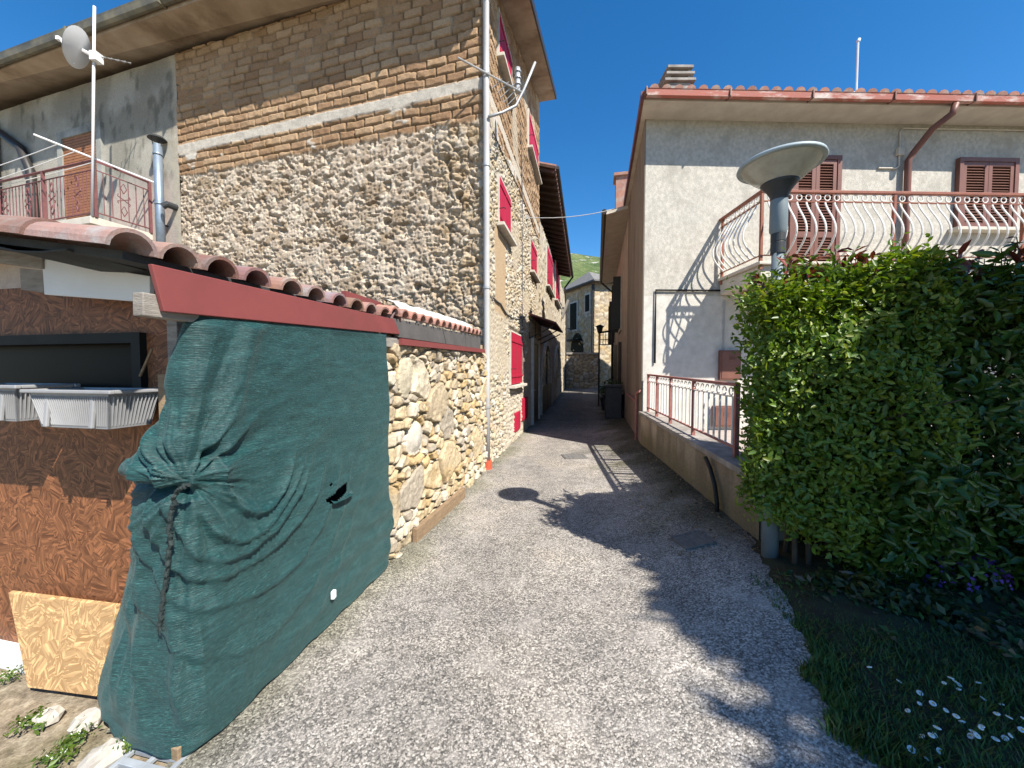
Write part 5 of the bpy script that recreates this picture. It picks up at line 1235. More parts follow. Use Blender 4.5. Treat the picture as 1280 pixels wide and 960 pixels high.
p = gp(1062, 735); s = MB(); s.lathe([(0, -.03), (.06, -.02), (.085, .03), (.07, .08), (.03, .10), (0, .105)], (p[0], p[1], p[2]), 10); o = s.build('stone', M['pebble'], None, smooth=True, loc=p); tag(o, 'rounded pale stone half hidden under the hedge', 'stone')

# broadleaf tree standing to the right of the viewer, it shades the lawn
TP = np.array([6.86, -1.66])
tr = thing('tree', 'broad leafy tree standing on the lawn to the right behind the viewer', 'tree', v3(TP, .2))
s = MB(); s.tube([v3(TP, .0), v3(TP + .05, 1.2), v3(TP + np.array([-.1, .1]), 2.6), v3(TP + np.array([-.05, .15]), 4.4)], [.22, .17, .14, .06], 10)
for i in range(12):
    a = i * 2.4; z0 = 1.6 + .22 * i; p = v3(TP, z0); q = p + np.array([1.8 * math.cos(a), 1.8 * math.sin(a), 1.1]); s.tube([p, (p + q) / 2 + np.array([0, 0, .1]), q], [.07, .045, .02], 6)
s.build('trunk', M['bark'], tr, smooth=True)
n = 52000; D_ = rg.normal(0, 1, (n, 3)); D_ /= np.linalg.norm(D_, axis=1)[:, None]
lump = .88 + .24 * fbm(D_[:, 0] * 2.6 + 5, D_[:, 1] * 2.6 + D_[:, 2] * 2.1, 19, 3)
P = v3(TP, 4.55) + D_ * np.array([2.85, 2.85, 2.95]) * (lump * (.45 + .55 * rg.random(n) ** .5))[:, None]
leafmesh('crown', P, D_ * .5, .20, M['leaf'], tr, leafcols(n, (.045, .09, .02), .3, .3), .55, six=False)

# ------------------------------------------------------------------ SHED in the left foreground
dS = unit((-.98, .2)); nS = np.array([dS[1], -dS[0]]); nS = nS if nS[1] < 0 else -nS
SC0 = np.array([-1.62, 1.80])
AXF = [v3(dS, 0), v3(nS, 0), (0, 0, 1)]
def FP(t, z, w=0.0): return v3(SC0 + dS * t + nS * w, z)
def tz_F(px, py):
    p = onp(px, py, v3(SC0, 0), v3(nS, 0)); return float(np.dot(p[:2] - SC0, dS)), float(p[2])
shed = thing('garden_shed', 'low chipboard shed with a tiled roof and red metal fascia in the left foreground', 'shed', v3(SC0, 0))
wz0, wz1 = 1.50, 1.66; wl = tz_F(172, 420)[0]
wzt = tz_F(100, 418)[1]; wzb = tz_F(100, 500)[1] - .02
s = MB()
for (a, c, d, e_) in ((0, wl, .06, 2.02), (wl, 3.2, .06, wzb), (wl, 3.2, wzt, 2.03)):
    s.box(FP((a + c) / 2, (d + e_) / 2, -.012), (c - a, .024, e_ - d), AXF)
s.build('front_panel', M['osb_brown'], shed)
s = MB(); s.box(FP(1.6, .03, .01), (3.3, .08, .11), AXF); s.build('base_rail', M['white_board'], shed)
s = MB()
for (a, c, d, e_) in ((wl - .055, wl, wzb, wzt), (wl, 3.2, wzt - .05, wzt), (wl, 3.2, wzb, wzb + .03)): s.box(FP((a + c) / 2, (d + e_) / 2, .005), (c - a, .05, e_ - d), AXF)
wn = s.build('window', M['dark_frame'], shed)
s = MB(); s.box(FP((wl + 3.2) / 2, (wzt + wzb) / 2, -.05), (3.2 - wl, .01, wzt - wzb), AXF); s.build('pane', M['dark_void'], wn)
# corner post and the gap beside it
s = MB(); s.box(FP(-.045, .98, .0), (.06, .07, 1.9), AXF); s.build('corner_post', M['old_wood'], shed, bevel=.004)
s = MB(); p = W(204, 482, 1.66); s.box(p + np.array([.03, 0, -.06]), (.05, .06, .22)); s.build('bracket_block', M['brown_wood'], shed)
# side structure along the road (behind the net)
SE0, SE1 = LP(-4.45, 0), LP(-3.55, 0)
s = MB(); s.hexa([SE0 - v3(nL * .14, 0), SE1 - v3(nL * .10, 0), SE1 - v3(nL * .16, 0), SE0 - v3(nL * .2, 0)], [v3(q, 1.86) for q in (SE0 - v3(nL * .14, 0), SE1 - v3(nL * .10, 0), SE1 - v3(nL * .16, 0), SE0 - v3(nL * .2, 0))]); s.build('side_panel', M['dark_frame'], shed)
b = MB(); q = [FP(.25, 0, -.4), FP(3.2, 0, -.4), FP(3.2, 0, -1.5), FP(.6, 0, -1.5)]; b.hexa(q, [v3(x, 1.9) for x in q]); b.build('back_wall', M['dark_frame'], shed)
# roof: slope rises away from the road
def edge(Y): return np.array([leftX(Y) + .06, Y])
YE0, YE1 = 1.29, 3.30
rise = .155; upd = -nL
def RO(Y, s_, h=0.0): e_ = edge(Y); zz = 2.02 - .0 * (Y - 1.3); return v3(e_ + upd * s_, zz + rise * s_ + h)
b = MB(); b.hexa([RO(YE0 + .06, .02, -.03), RO(YE1, .02, -.03), RO(YE1, 2.6, -.03), RO(YE0 + .06, 2.6, -.03)], [RO(YE0 + .06, .02, .0), RO(YE1, .02, .0), RO(YE1, 2.6, .0), RO(YE0 + .06, 2.6, .0)])
rs = b.build('roof', M['felt'], shed)
def barrel(b, Yc, r, s0, s1, col, seed, steps=7, wall=.014):
    nseg = 10; along = v3(dL, 0); upv = unit(v3(upd, rise)); nv = np.cross(upv, along); nv = nv if nv[2] > 0 else -nv
    V = []
    for i in range(steps):
        s_ = lerp(s0, s1, i / (steps - 1)); c_ = RO(Yc, s_); rr = r * (1 - .12 * i / (steps - 1))
        for q in (rr, rr - wall):
            for k in range(nseg + 1):
                a = math.pi * k / nseg; V.append(c_ + along * q * math.cos(a) + nv * q * .95 * math.sin(a))
    m_ = nseg + 1; F_ = []
    for i in range(steps - 1):
        o, o2 = i * 2 * m_, (i + 1) * 2 * m_
        for k in range(nseg):
            F_.append((o + k, o + k + 1, o2 + k + 1, o2 + k)); F_.append((o + m_ + k, o2 + m_ + k, o2 + m_ + k + 1, o + m_ + k + 1))
    for k in range(nseg): F_.append((k, m_ + k, m_ + k + 1, k + 1))
    b.add(V, F_, col)
b = MB(); i = 0
for Yc in (1.335, 1.49, 1.66, 1.84, 2.04, 2.22, 2.42, 2.60, 2.78, 2.96, 3.14):
    jit = random.uniform(-.012, .012)
    for k in range(6):
        barrel(b, Yc + jit, .079 + .004 * (k % 2), -.05 + .40 * k - (.02 if k else 0), .40 * (k + 1), np.array((.74, .82, .88)) * random.uniform(.72, 1.2) * np.array((1, random.uniform(.9, 1.1), random.uniform(.85, 1.15))), k)
    # gutter tile between
b.build('barrel_tile', M['terracotta'], rs, smooth=False)
# red fascia along the road side
p = [onp(x, y, LP(0, 0, .09), v3(nL, 0)) for x, y in ((184, 330), (490, 399), (497.5, 418), (200, 389.5))]
out = v3(nL * .02, 0)
b = MB(); b.hexa([p[3], p[2], p[2] + out, p[3] + out], [p[0], p[1], p[1] + out, p[0] + out]); b.build('fascia', M['red_sheet'], shed, bevel=.003)
# timber behind the fascia with a grey block end, front boards
q0 = onp(172, 380, LP(0, 0, .06), v3(nL, 0)); q1 = onp(508, 431, LP(0, 0, .06), v3(nL, 0))
b = MB(); ax = unit(q1 - q0); b.box((q0 + q1) / 2 + np.array([0, 0, .0]), (np.linalg.norm(q1 - q0), .05, .085), [ax, v3(nL, 0), np.cross(ax, v3(nL, 0))]); b.build('eave_beam', M['old_wood'], shed, bevel=.004)
def frontboard(name, px4, Y, th, m):
    P = [W(x, y, Y - .0 * k) for k, (x, y) in enumerate(px4)]
    # lay the corners on a plane parallel to the shed front
    O = FP(0, 0, Y); P = [onp(x, y, O, v3(nS, 0)) for x, y in px4]
    bk = v3(-nS * th, 0); b = MB(); b.hexa([P[3], P[2], P[2] + bk, P[3] + bk], [P[0], P[1], P[1] + bk, P[0] + bk]); return b.build(name, m, shed, bevel=.003)
frontboard('verge_board', ((52, 323), (187, 345), (187, 378), (55, 368)), .16, .02, M['white_board'])
frontboard('verge_board', ((-120, 268), (56, 287), (56, 309), (-120, 296)), .19, .03, M['felt'])
frontboard('verge_board', ((-120, 296), (52, 309), (52, 336), (-120, 312)), .17, .03, M['old_wood'])
frontboard('beam_end', ((24, 335), (54, 338), (54, 366), (26, 362)), .15, .06, M['old_wood'])
# sheet of felt drooping under the tiles
b = MB(); V = []
for i in range(9):
    f = i / 8; p = RO(YE0 + .04, .25 + 1.0 * f, -.02 - .03 * math.sin(3.1 * f * 2)); V += [p, p + v3(dL * .25, -.01)]
b.add(V, [(2 * i, 2 * i + 1, 2 * i + 3, 2 * i + 2) for i in range(8)]); o = b.build('roof_felt', M['felt'], rs); o.modifiers.new('thick', 'SOLIDIFY').thickness = .006
s = MB(); p0, p1 = W(175, 470, 1.73), W(190, 436, 1.70); s.tube([p0, p1], .006, 5); s.build('window_stay', M['brown_wood'], shed)

# planters on the sill
def planter(loc, label):
    t = thing('planter_box', label, 'planter', loc, 'planter boxes on the shed window'); L, Wd, H = .47, .19, .160
    x0, y0 = v3(dS, 0), v3(nS, 0); O = np.array(loc, float)
    def pp(a, c, z): return O + x0 * a + y0 * c + np.array([0, 0, z])
    b = MB(); k = .84
    for (s1, s2) in ((1, 0), (-1, 0), (0, 1), (0, -1)):
        if s1: lo = [pp(s1 * L / 2 * k, -Wd / 2 * k, 0), pp(s1 * L / 2 * k, Wd / 2 * k, 0)]; hi = [pp(s1 * L / 2, -Wd / 2, H), pp(s1 * L / 2, Wd / 2, H)]; inn = -x0 * s1 * .008
        else: lo = [pp(-L / 2 * k, s2 * Wd / 2 * k, 0), pp(L / 2 * k, s2 * Wd / 2 * k, 0)]; hi = [pp(-L / 2, s2 * Wd / 2, H), pp(L / 2, s2 * Wd / 2, H)]; inn = -y0 * s2 * .008
        b.hexa([lo[0], lo[1], lo[1] + inn, lo[0] + inn], [hi[0], hi[1], hi[1] + inn, hi[0] + inn])
    b.hexa([pp(-L / 2 * k, -Wd / 2 * k, 0), pp(L / 2 * k, -Wd / 2 * k, 0), pp(L / 2 * k, Wd / 2 * k, 0), pp(-L / 2 * k, Wd / 2 * k, 0)], [pp(-L / 2 * k, -Wd / 2 * k, .01), pp(L / 2 * k, -Wd / 2 * k, .01), pp(L / 2 * k, Wd / 2 * k, .01), pp(-L / 2 * k, Wd / 2 * k, .01)])
    nr = 34
    for i in range(nr):
        f = (i + .5) / nr - .5
        for s2 in (1, -1):
            a_, c_ = pp(L * k * f * .96, s2 * (Wd / 2 * k + .001 + .012 * .1), .012), pp(L * f * .96, s2 * (Wd / 2 + .001), H - .02); b.tube([a_, c_], .0032, 4)
    for i in range(12):
        f = (i + .5) / 12 - .5
        for s1 in (1, -1): b.tube([pp(s1 * (L / 2 * k + .002), Wd * k * f * .95, .012), pp(s1 * (L / 2 + .001), Wd * f * .95, H - .02)], .0032, 4)
    b.build('trough', M['grey_plastic'], t)
    b = MB()
    for (a, c, d, e_) in ((0, Wd / 2 + .006, L + .05, .022), (0, -Wd / 2 - .006, L + .05, .022), (L / 2 + .008, 0, .022, Wd - .01), (-L / 2 - .008, 0, .022, Wd - .01)): b.box(pp(a, c, H), (d, e_, .016), AXF)
    for a in (-.28 * L, .28 * L): b.box(pp(a, Wd / 2 * .93 + .004, H * .5), (.02, .014, H * .96), [x0, unit(y0 - np.array([0, 0, -.09])), np.cross(x0, unit(y0 + np.array([0, 0, .09])))])
    b.build('rim', M['grey_plastic'], t, bevel=.004)
    b = MB(); b.box(pp(0, 0, H * .45), (L * .9, Wd * .88, .01), AXF); b.build('compost', M['soil'], t)
    return t
planter(FP(.255, 1.345, .14), 'light grey ribbed planter box on the shed window beside the green net')
planter(FP(.82, 1.362, .13), 'darker shaded planter box at the left edge under the shed eave')
# chipboard offcut leaning at the foot of the shed
pb = [W(10, 741, 1.93), W(146, 758, 1.84), W(120, 863, 1.77), W(34, 851, 1.82)]
pb[2][2] = .01; pb[3][2] = .012
b = MB(); bk = v3(-nS * .018, .004); b.hexa([pb[3], pb[2], pb[2] + bk, pb[3] + bk], [pb[0], pb[1], pb[1] + bk, pb[0] + bk]); o = b.build('chipboard_offcut', M['osb_pale'], None, bevel=.002, loc=pb[3]); tag(o, 'pale chipboard offcut leaning against the foot of the brown shed', 'board')

# ------------------------------------------------------------------ GREEN SHADE NET
rows = [  # left x,y,depth ; corner x,y ; right x,y
    ((252, 397), 1.60, (264, 397), (483, 417)), ((223, 442), 1.60, (255, 442), (484, 450)), ((211, 508), 1.62, (247, 512), (487, 500)),
    ((182, 553), 1.59, (243, 566), (486, 545)), ((158, 592), 1.60, (241, 600), (486, 580)), ((178, 617), 1.66, (240, 634), (486, 612)),
    ((168, 672), 1.70, (238, 712), (492, 646)), ((149, 762), 1.76, (236, 800), (489, 672)), ((127, 856), 1.82, (234, 880), (487, 690)), ((132, 913), 1.78, (234, 953), (485, 706))]
nvr = len(rows); NV, NA, NB = 200, 70, 230
Lp = np.array([W(r[0][0], r[0][1], r[1]) for r in rows])
Cp = np.array([onp(*r[2], LP(0, 0, .10), v3(nL, 0)) for r in rows]); Rp = np.array([onp(*r[3], LP(0, 0, .10), v3(nL, 0)) for r in rows])
Cp[-1][2] = .012; Rp[-1][2] = .012; Lp[-1][2] = .012
def cr(P, t):       # Catmull-Rom through rows
    P = np.vstack([2 * P[0] - P[1], P, 2 * P[-1] - P[-2]]); i = np.clip(np.floor(t).astype(int), 0, nvr - 2); f = (t - i)[:, None]
    a, b_, c_, d = P[i], P[i + 1], P[i + 2], P[i + 3]
    return .5 * (2 * b_ + (c_ - a) * f + (2 * a - 5 * b_ + 4 * c_ - d) * f ** 2 + (3 * b_ - a - 3 * c_ + d) * f ** 3)
tv = np.linspace(0, nvr - 1, NV); L_, C_, R_ = cr(Lp, tv), cr(Cp, tv), cr(Rp, tv)
fa = np.linspace(0, 1, NA)[None, :, None]; fb = np.linspace(0, 1, NB + 1)[None, 1:, None]
PA = L_[:, None] * (1 - fa) + C_[:, None] * fa
bulge = np.sin(np.pi * fa) * (.05 + .03 * np.exp(-((tv - 3.2) / .9) ** 2) + .03 * sstep(6, 8, tv))[:, None, None]
PA = PA + bulge * v3(unit((-.35, -1)), .1)
PB = C_[:, None] * (1 - fb) + R_[:, None] * fb
PN = np.concatenate([PA, PB], 1)
NT = NA + NB
jj = np.arange(NT)[None, :, None]
msk = np.exp(-((jj - NA) / 26.0) ** 2) * (.25 + .75 * sstep(0, 20, np.arange(NV)))[:, None, None]
zkeep = PN[..., 2].copy()
for _ in range(220):
    av = PN.copy(); av[:, 1:-1] = .25 * PN[:, :-2] + .5 * PN[:, 1:-1] + .25 * PN[:, 2:]
    PN = PN + (av - PN) * msk
PN[..., 2] = zkeep
a_al = np.concatenate([np.broadcast_to(-(np.linalg.norm(L_ - C_, axis=1)[:, None]) * (1 - fa[..., 0]), (NV, NA)), np.linalg.norm(R_ - C_, axis=1)[:, None] * fb[..., 0]], 1)
Zn = PN[..., 2]
du = np.gradient(PN, axis=1); dv = np.gradient(PN, axis=0); NN = np.cross(dv, du); NN /= np.linalg.norm(NN, axis=2)[..., None] + 1e-9
sgn = np.sign(np.mean(NN[:, NA + 50, 0])); NN = NN * sgn
gx_, gz_ = -.02, float(Cp[4][2]) - .0
dx, dzz = a_al - gx_, Zn - gz_
r_ = np.hypot(dx, dzz); ph = np.arctan2(dzz, dx)
w1 = .9 * (fbm(dx * 2.2, dzz * 2.2, 7) - .5)
amp = (.012 * np.exp(-((r_ - .20) / .24) ** 2) + .009 * np.exp(-(r_ / .75) ** 2)) * (.55 + .45 * sstep(.1, -.1, dzz))
disp = .085 * np.exp(-(r_ / .42) ** 2) * (ridge(ph * 2.3 + .5 * r_, r_ * 1.1 + ph * .3, 53, 3) - .62) * sstep(.01, .12, r_)
disp += .018 * np.exp(-(r_ / .8) ** 2) * (ridge(ph * 4.5, r_ * 1.5, 57, 3) - .6)
# sweeping swags hanging between the tie and the middle of the sheet
cxs, czs = .31, gz_ + .07
for k, (rr, am, wd) in enumerate(((.20, .034, .026), (.29, .036, .028), (.38, .034, .030), (.48, .028, .034), (.60, .022, .038), (.74, .016, .045), (.92, .010, .05))):
    rad_ = np.hypot((dx + gx_ - cxs) * .95, (Zn - czs) * .8 + .05 * np.sin(dx * 4 + k)) + .05 * (fbm(dx * 3, Zn * 3, 5 + k) - .5)
    ang = np.arctan2(Zn - czs, dx + gx_ - cxs)
    m_ = sstep(-.2, -.75, ang) * sstep(-3.14, -2.7, ang) + 0.6 * sstep(-2.0, -2.6, ang) * (ang < 0)
    dq = rad_ - rr; disp += am * np.where(dq < 0, np.exp(dq / (wd * 1.3)), np.exp(-dq / (wd * .35))) * np.clip(m_, 0, 1) * (.6 + .8 * fbm(dx * 3 + k, Zn * 3, 91))
# vertical soft ridge near the corner and long soft waves on the flat part
disp += .03 * np.exp(-((a_al - .16 - .05 * np.sin(Zn * 4)) / .07) ** 2) * sstep(gz_ - .1, gz_ + .15, Zn)
disp += .030 * (fbm(a_al * 1.6 + 3, Zn * 2.6, 12, 4) - .5) + .016 * (ridge(a_al * 1.8 + Zn * 1.2, Zn * 4.2 - a_al * 2.0, 33, 3) - .5) + .012 * (fbm(a_al * 3.5, Zn * 11, 13, 3) - .5)
disp += .010 * np.sin(Zn * 34 + 5 * fbm(a_al * 2.5, Zn * 2, 14) ) * sstep(.95, .5, Zn) * sstep(.35, .8, a_al) * .6
disp += .010 * np.sin(Zn * 20 + a_al * 12 + 4 * fbm(a_al * 3, Zn * 3, 15)) * sstep(.08, -.05, a_al) * sstep(1.15, .9, Zn) * .8
disp += .006 * np.sin(a_al * 26 + Zn * 7 + 4 * fbm(a_al * 4, Zn * 3, 16)) * sstep(.10, -.10, a_al)
disp += .075 * (ridge(a_al * 4.2 + .5 * (Zn - gz_), Zn * .9 + a_al, 63, 3) - .6) * sstep(.55, .05, a_al) * sstep(gz_ + .02, gz_ - .2, Zn) * sstep(.0, .3, Zn)
disp += .050 * (ridge(a_al * 3.0 - .7 * Zn, Zn * 1.4 + 4, 67, 3) - .6) * sstep(.4, .05, a_al) * sstep(gz_ + .02, gz_ + .2, Zn)
# horizontal crease where the sheet is tied in at the waist
cre = np.exp(-((Zn - (gz_ - .035 - .10 * (a_al + .2))) / .022) ** 2) * sstep(.06, -.05, a_al)
disp -= .085 * cre; disp += .022 * np.exp(-((Zn - (gz_ + .04 - .1 * (a_al + .2))) / .045) ** 2) * sstep(.05, -.08, a_al)
hole_ = np.exp(-(((a_al - .06) / .035) ** 2 + ((Zn - gz_ - .09) / .03) ** 2)); disp -= .06 * hole_
edge_ = sstep(0, 16, np.arange(NT))[None, :]; disp = disp * (.25 + .75 * edge_)
fix = sstep(0, 6, np.arange(NV))[:, None] * sstep(NV - 1, NV - 12, np.arange(NV))[:, None]
PN = PN + NN * (disp * fix)[..., None]
PN[..., 2] = np.maximum(PN[..., 2] + .012 * np.sin(a_al * 21) * (1 - fix) * (np.arange(NV) > NV / 2)[:, None], .012)
# hem flare at the far edge
Fq = grid_faces(NV, NT)
uvn = np.stack([a_al, Zn], -1).reshape(-1, 2)
cen = PN.reshape(-1, 3)[Fq].mean(1); ua_ = uvn[Fq].mean(1)
hp_ = onp(424, 618, LP(0, 0, .10), v3(nL, 0)); ha = np.linalg.norm(hp_[:2] - C_[NV // 2][:2]); hz_ = hp_[2]
tear = (np.abs(ua_[:, 0] - ha) < .10) & (ua_[:, 1] < hz_ + .035 + .25 * (ua_[:, 0] - ha)) & (ua_[:, 1] > hz_ - .035 + 3.2 * (ua_[:, 0] - ha) ** 2)
hp2 = (np.hypot(ua_[:, 0] - ha + .06, ua_[:, 1] - hz_ - .09) < .012)
Fq = Fq[~(tear | hp2)]
net = thing('shade_net', 'torn dark green shade netting draped over the side of the shed along the road', 'net', tuple(v3(C_[-1], 0)))
no = fast('netting', PN.reshape(-1, 3), Fq, M['net'], net, None, True, uvn)
no.modifiers.new('thick', 'SOLIDIFY').thickness = .004
# torn flap
b = MB(); V = []
for i in range(9):
    f = i / 8; a_ = ha - .10 + .2 * f; w_ = .02 + .05 * math.sin(math.pi * f)
    base_ = LP(0, 0, .115); p0 = C_[NV // 2] * 0 + v3(C_[NV // 2][:2] + dL * a_, hz_ - .035 + 3.2 * (a_ - ha) ** 2)
    V += [p0 + v3(nL * .014, 0), p0 + v3(nL * (.03 + w_ * .4), .035 * math.sin(math.pi * f) - .02)]
b.add(V, [(2 * i, 2 * i + 1, 2 * i + 3, 2 * i + 2) for i in range(8)]); fo = b.build('torn_flap', M['net'], net)
# frayed cord hanging at the tie
cp = [W(x, y, 1.43 + .01 * i) for i, (x, y) in enumerate(((236, 606), (222, 612), (214, 640), (212, 690), (205, 740), (199, 782)))]
s = MB()
cpi = []
for i in range(len(cp) - 1):
    for k in range(10): cpi.append(cp[i] * (1 - k / 10) + cp[i + 1] * k / 10 + rg.normal(0, .003, 3))
cpi.append(cp[-1])
s.tube(cpi, .008, 6)
for q in cpi[8:]:
    for _ in range(9): s.tube([q, q + rg.normal(0, .006, 3)], .0016, 3)
for _ in range(16): s.tube([cp[-1], cp[-1] + rg.normal(0, .011, 3) + np.array([0, 0, -.014])], .0016, 3)
cd = s.build('frayed_cord', M['net_cord'] if 'net_cord' in M else M['lamp_dark'], None, loc=cp[0]); tag(cd, 'frayed dark cord dangling from the gathered fold of the green net', 'cord')
# timber batten at the foot of the net, brown kerb board along the stone wall
def batten(name, label, P0, P1, sz, m):
    ax = unit(P1 - P0); sd_ = unit(np.cross((0, 0, 1), ax)); b = MB(); b.box((P0 + P1) / 2, (np.linalg.norm(P1 - P0), sz[0], sz[1]), [ax, sd_, np.cross(ax, sd_)]); o = b.build(name, m, None, bevel=.004, loc=P0); return tag(o, label, 'plank')
b0 = gp(216, 944, .03); batten('timber_batten', 'grey timber batten weighing down the near foot of the green net', b0 + np.array([0, 0, .0]), b0 + np.array([.14, .62, 0]), (.05, .06), M['brown_wood'])
k0 = LP(-2.72, .06, .10); k1 = LP(-1.45, .06, .14); batten('kerb_plank', 'weathered brown plank lying along the foot of the stone wall', k0, k1, (.05, .13), M['brown_wood'])
s = MB(); q = onp(417, 743, LP(0, 0, .13), v3(nL, 0)); s.box(q, (.02, .03, .045)); s.build('clip', M['white_dish'], net)

# ------------------------------------------------------------------ low stone wall between shed and house
sw = thing('stone_wall', 'rough ochre stone wall with a little tiled top between the shed and the house', 'wall', LP(-2.0, 0))
SW0 = -3.5
def fn_sw(U, Z):
    D, C = f_stone(U + 11, Z + 2, 21, 7.0, 9.5, True)
    D = (D * .85 + .025) * sstep(1.93, 1.80, Z); C = C * c3(1.04, .99, .91)
    top_ = sstep(1.62, 1.75, Z); C = lerp(C, c3(.40, .34, .27), top_[..., None] * .4)
    # big boulders seen in the photograph
    for (px, py, ru, rz, cc) in ((512, 548, .20, .17, (.62, .57, .49)), (500, 470, .14, .19, (.60, .53, .40)), (527, 576, .09, .07, (.58, .42, .22))):
        u, z = uz_L(px, py); qd = np.sqrt(((U - u) / ru) ** 2 + ((Z - z) / rz) ** 2) + .35 * (fbm(U * 5, Z * 5, 77) - .5)
        k = sstep(1.05, .85, qd); D = lerp(D, .085 - .04 * qd ** 2 + .03 * (fbm(U * 8, Z * 8, 9) - .5), k); C = lerp(C, np.array(cc) * (.78 + .4 * fbm(U * 10, Z * 10, 4))[..., None], k[..., None])
        D = D - .05 * sstep(.16, 0, np.abs(qd - 1.08))
    D = lerp(-.04 + 0 * D, D, sstep(-3.16, -3.06, U))
    return D, C
wallsheet('stone_face', v3(CL, 0), dL, nL, SW0, -.05, -.05, 1.99, .0105, fn_sw, sw)
b = MB(); q = [LP(SW0, -.1, -.07), LP(-.02, -.1, -.07), LP(-.02, -.1, -.45), LP(SW0, -.1, -.45)]; b.hexa(q, [v3(x, 2.0) for x in q]); b.build('wall_core', M['brickcore'], sw)
def wpt(px, py, w): return onp(px, py, LP(0, 0, w), v3(nL, 0))
p = [wpt(484, 396, .10), wpt(600.5, 421, .10), wpt(600.5, 436, .10), wpt(498, 421.5, .10)]; th_ = v3(-nL * .03, 0)
b = MB()
for (f0, f1) in ((0, .44), (.445, .73), (.735, 1.0)):
    L4 = [p[0] * (1 - f) + p[1] * f for f in (f0, f1)]; B4 = [p[3] * (1 - f) + p[2] * f for f in (f0, f1)]
    b.hexa([B4[0], B4[1], B4[1] + th_, B4[0] + th_], [L4[0], L4[1], L4[1] + th_, L4[0] + th_])
b.build('slate_fascia', M['dark_slate'], sw, bevel=.003)
p2 = [wpt(503, 423, .12), wpt(606, 436.5, .12), wpt(607, 441, .12), wpt(503, 431, .12)]
b = MB(); b.hexa([p2[3], p2[2], p2[2] + th_ * 2, p2[3] + th_ * 2], [p2[0], p2[1], p2[1] + th_ * 2, p2[0] + th_ * 2]); b.build('drip_strip', M['red_sheet'], sw)
A, B_ = p[0] + v3(nL * .03, .02), p[1] + v3(nL * .03, .02); n = 15
b = MB(); dA = unit(B_ - A)
for i in range(n):
    c_ = A + (B_ - A) * (i + .4) / n; up_ = unit(v3(-nL, .15)); nv = np.cross(up_, dA); nv = nv if nv[2] > 0 else -nv; V = []
    r0_ = .070
    for s_ in (0, .07, .15):
        for rr in (r0_, r0_ - .014):
            for k in range(9): a = math.pi * k / 8; V.append(c_ + up_ * s_ + dA * rr * math.cos(a) + nv * rr * math.sin(a))
    F_ = []
    for i_ in range(2):
        for k in range(8): F_ += [(i_ * 18 + k, i_ * 18 + k + 1, (i_ + 1) * 18 + k + 1, (i_ + 1) * 18 + k), (i_ * 18 + 9 + k, (i_ + 1) * 18 + 9 + k, (i_ + 1) * 18 + 10 + k, i_ * 18 + 10 + k)]
    F_ += [(k, 9 + k, 10 + k, k + 1) for k in range(8)]
    b.add(V, F_, np.array((1.0, .95, .95)) * random.uniform(.85, 1.15))
b.build('coping_tile', M['terracotta'], sw)
# pale mortar bedding behind the little tiles
us = np.linspace(.16, 1, 60); ws = np.linspace(0, 1, 14); U_, W_ = np.meshgrid(us, ws, indexing='ij')
PM = A[None, None] + (B_ - A)[None, None] * (U_ * 1.0)[..., None] + v3(-nL, 0)[None, None] * (.09 + .30 * W_)[..., None]
PM[..., 2] += .04 + .17 * np.sin(np.clip(W_ * 1.3, 0, 1) * np.pi * .5) + .05 * (fbm(U_ * 30, W_ * 4, 3) - .5)
fast('mortar_bed', PM.reshape(-1, 3), grid_faces(60, 14)[:, ::-1], M['mortar'], sw)
s = MB(); p0, p1 = wpt(440, 366, -.15), wpt(466, 385, -.15); s.box((p0 + p1) / 2, (np.linalg.norm(p1 - p0) + .2, .04, .06), AXL); s.build('flashing', M['red_sheet'], shed)

# ------------------------------------------------------------------ road furniture and small plants
def cover(name, label, cat, px, py, sx, sy, m, rot):
    d = ray(px, py); p = CAM + d * (-1.6 / d[2]); z = float(gz(p[0], p[1])); p = CAM + d * ((z - 1.6) / d[2]); z = float(gz(p[0], p[1]))
    slope = (float(gz(p[0] + .1, p[1])) - z) / .1
    c_, s_ = math.cos(rot), math.sin(rot); ax = np.array([unit((c_, s_, slope * c_)), unit((-s_, c_, -slope * s_)), (0, 0, 1)]); ax[2] = np.cross(ax[0], ax[1])
    o_ = np.array([p[0], p[1], z + .004]); b = MB(); b.box(o_, (sx, sy, .02), ax)
    for i in range(6): b.box(o_ + ax[2] * .011 + ax[0] * sx * ((i + .5) / 6 - .5), (sx * .06, sy * .84, .006), ax)
    b.box(o_ + ax[2] * .011 + ax[1] * sy * .46, (sx, .02, .008), ax); b.box(o_ + ax[2] * .011 - ax[1] * sy * .46, (sx, .02, .008), ax)
    return tag(b.build(name, m, None, loc=(p[0], p[1], z)), label, cat)
cover('manhole_cover', 'square iron cover in the sunny middle of the road by the lamp shadow', 'manhole', 718, 571, .42, .34, M['iron_cover'], .1)
cover('manhole_cover', 'dark square iron cover in the hedge shade near the retaining wall', 'manhole', 866, 673, .26, .24, M['iron_cover'], .1)
b = MB(); c_ = gp(188, 952, .0); ax = [v3(dL, 0), v3(nL, 0), (0, 0, 1)]
for i in range(11): b.box(c_ + v3(dL, 0) * (-.3 + .055 * i) + np.array([0, 0, .0]), (.028, .24, .02), ax)
for w in (-.12, 0, .12): b.box(c_ + v3(nL, 0) * w + np.array([0, 0, -.001]), (.66, .02, .018), ax)
tag(b.build('drain_grate', M['drain'], None, bevel=.002, loc=c_), 'grey drain grate at the near corner of the green net', 'drain')
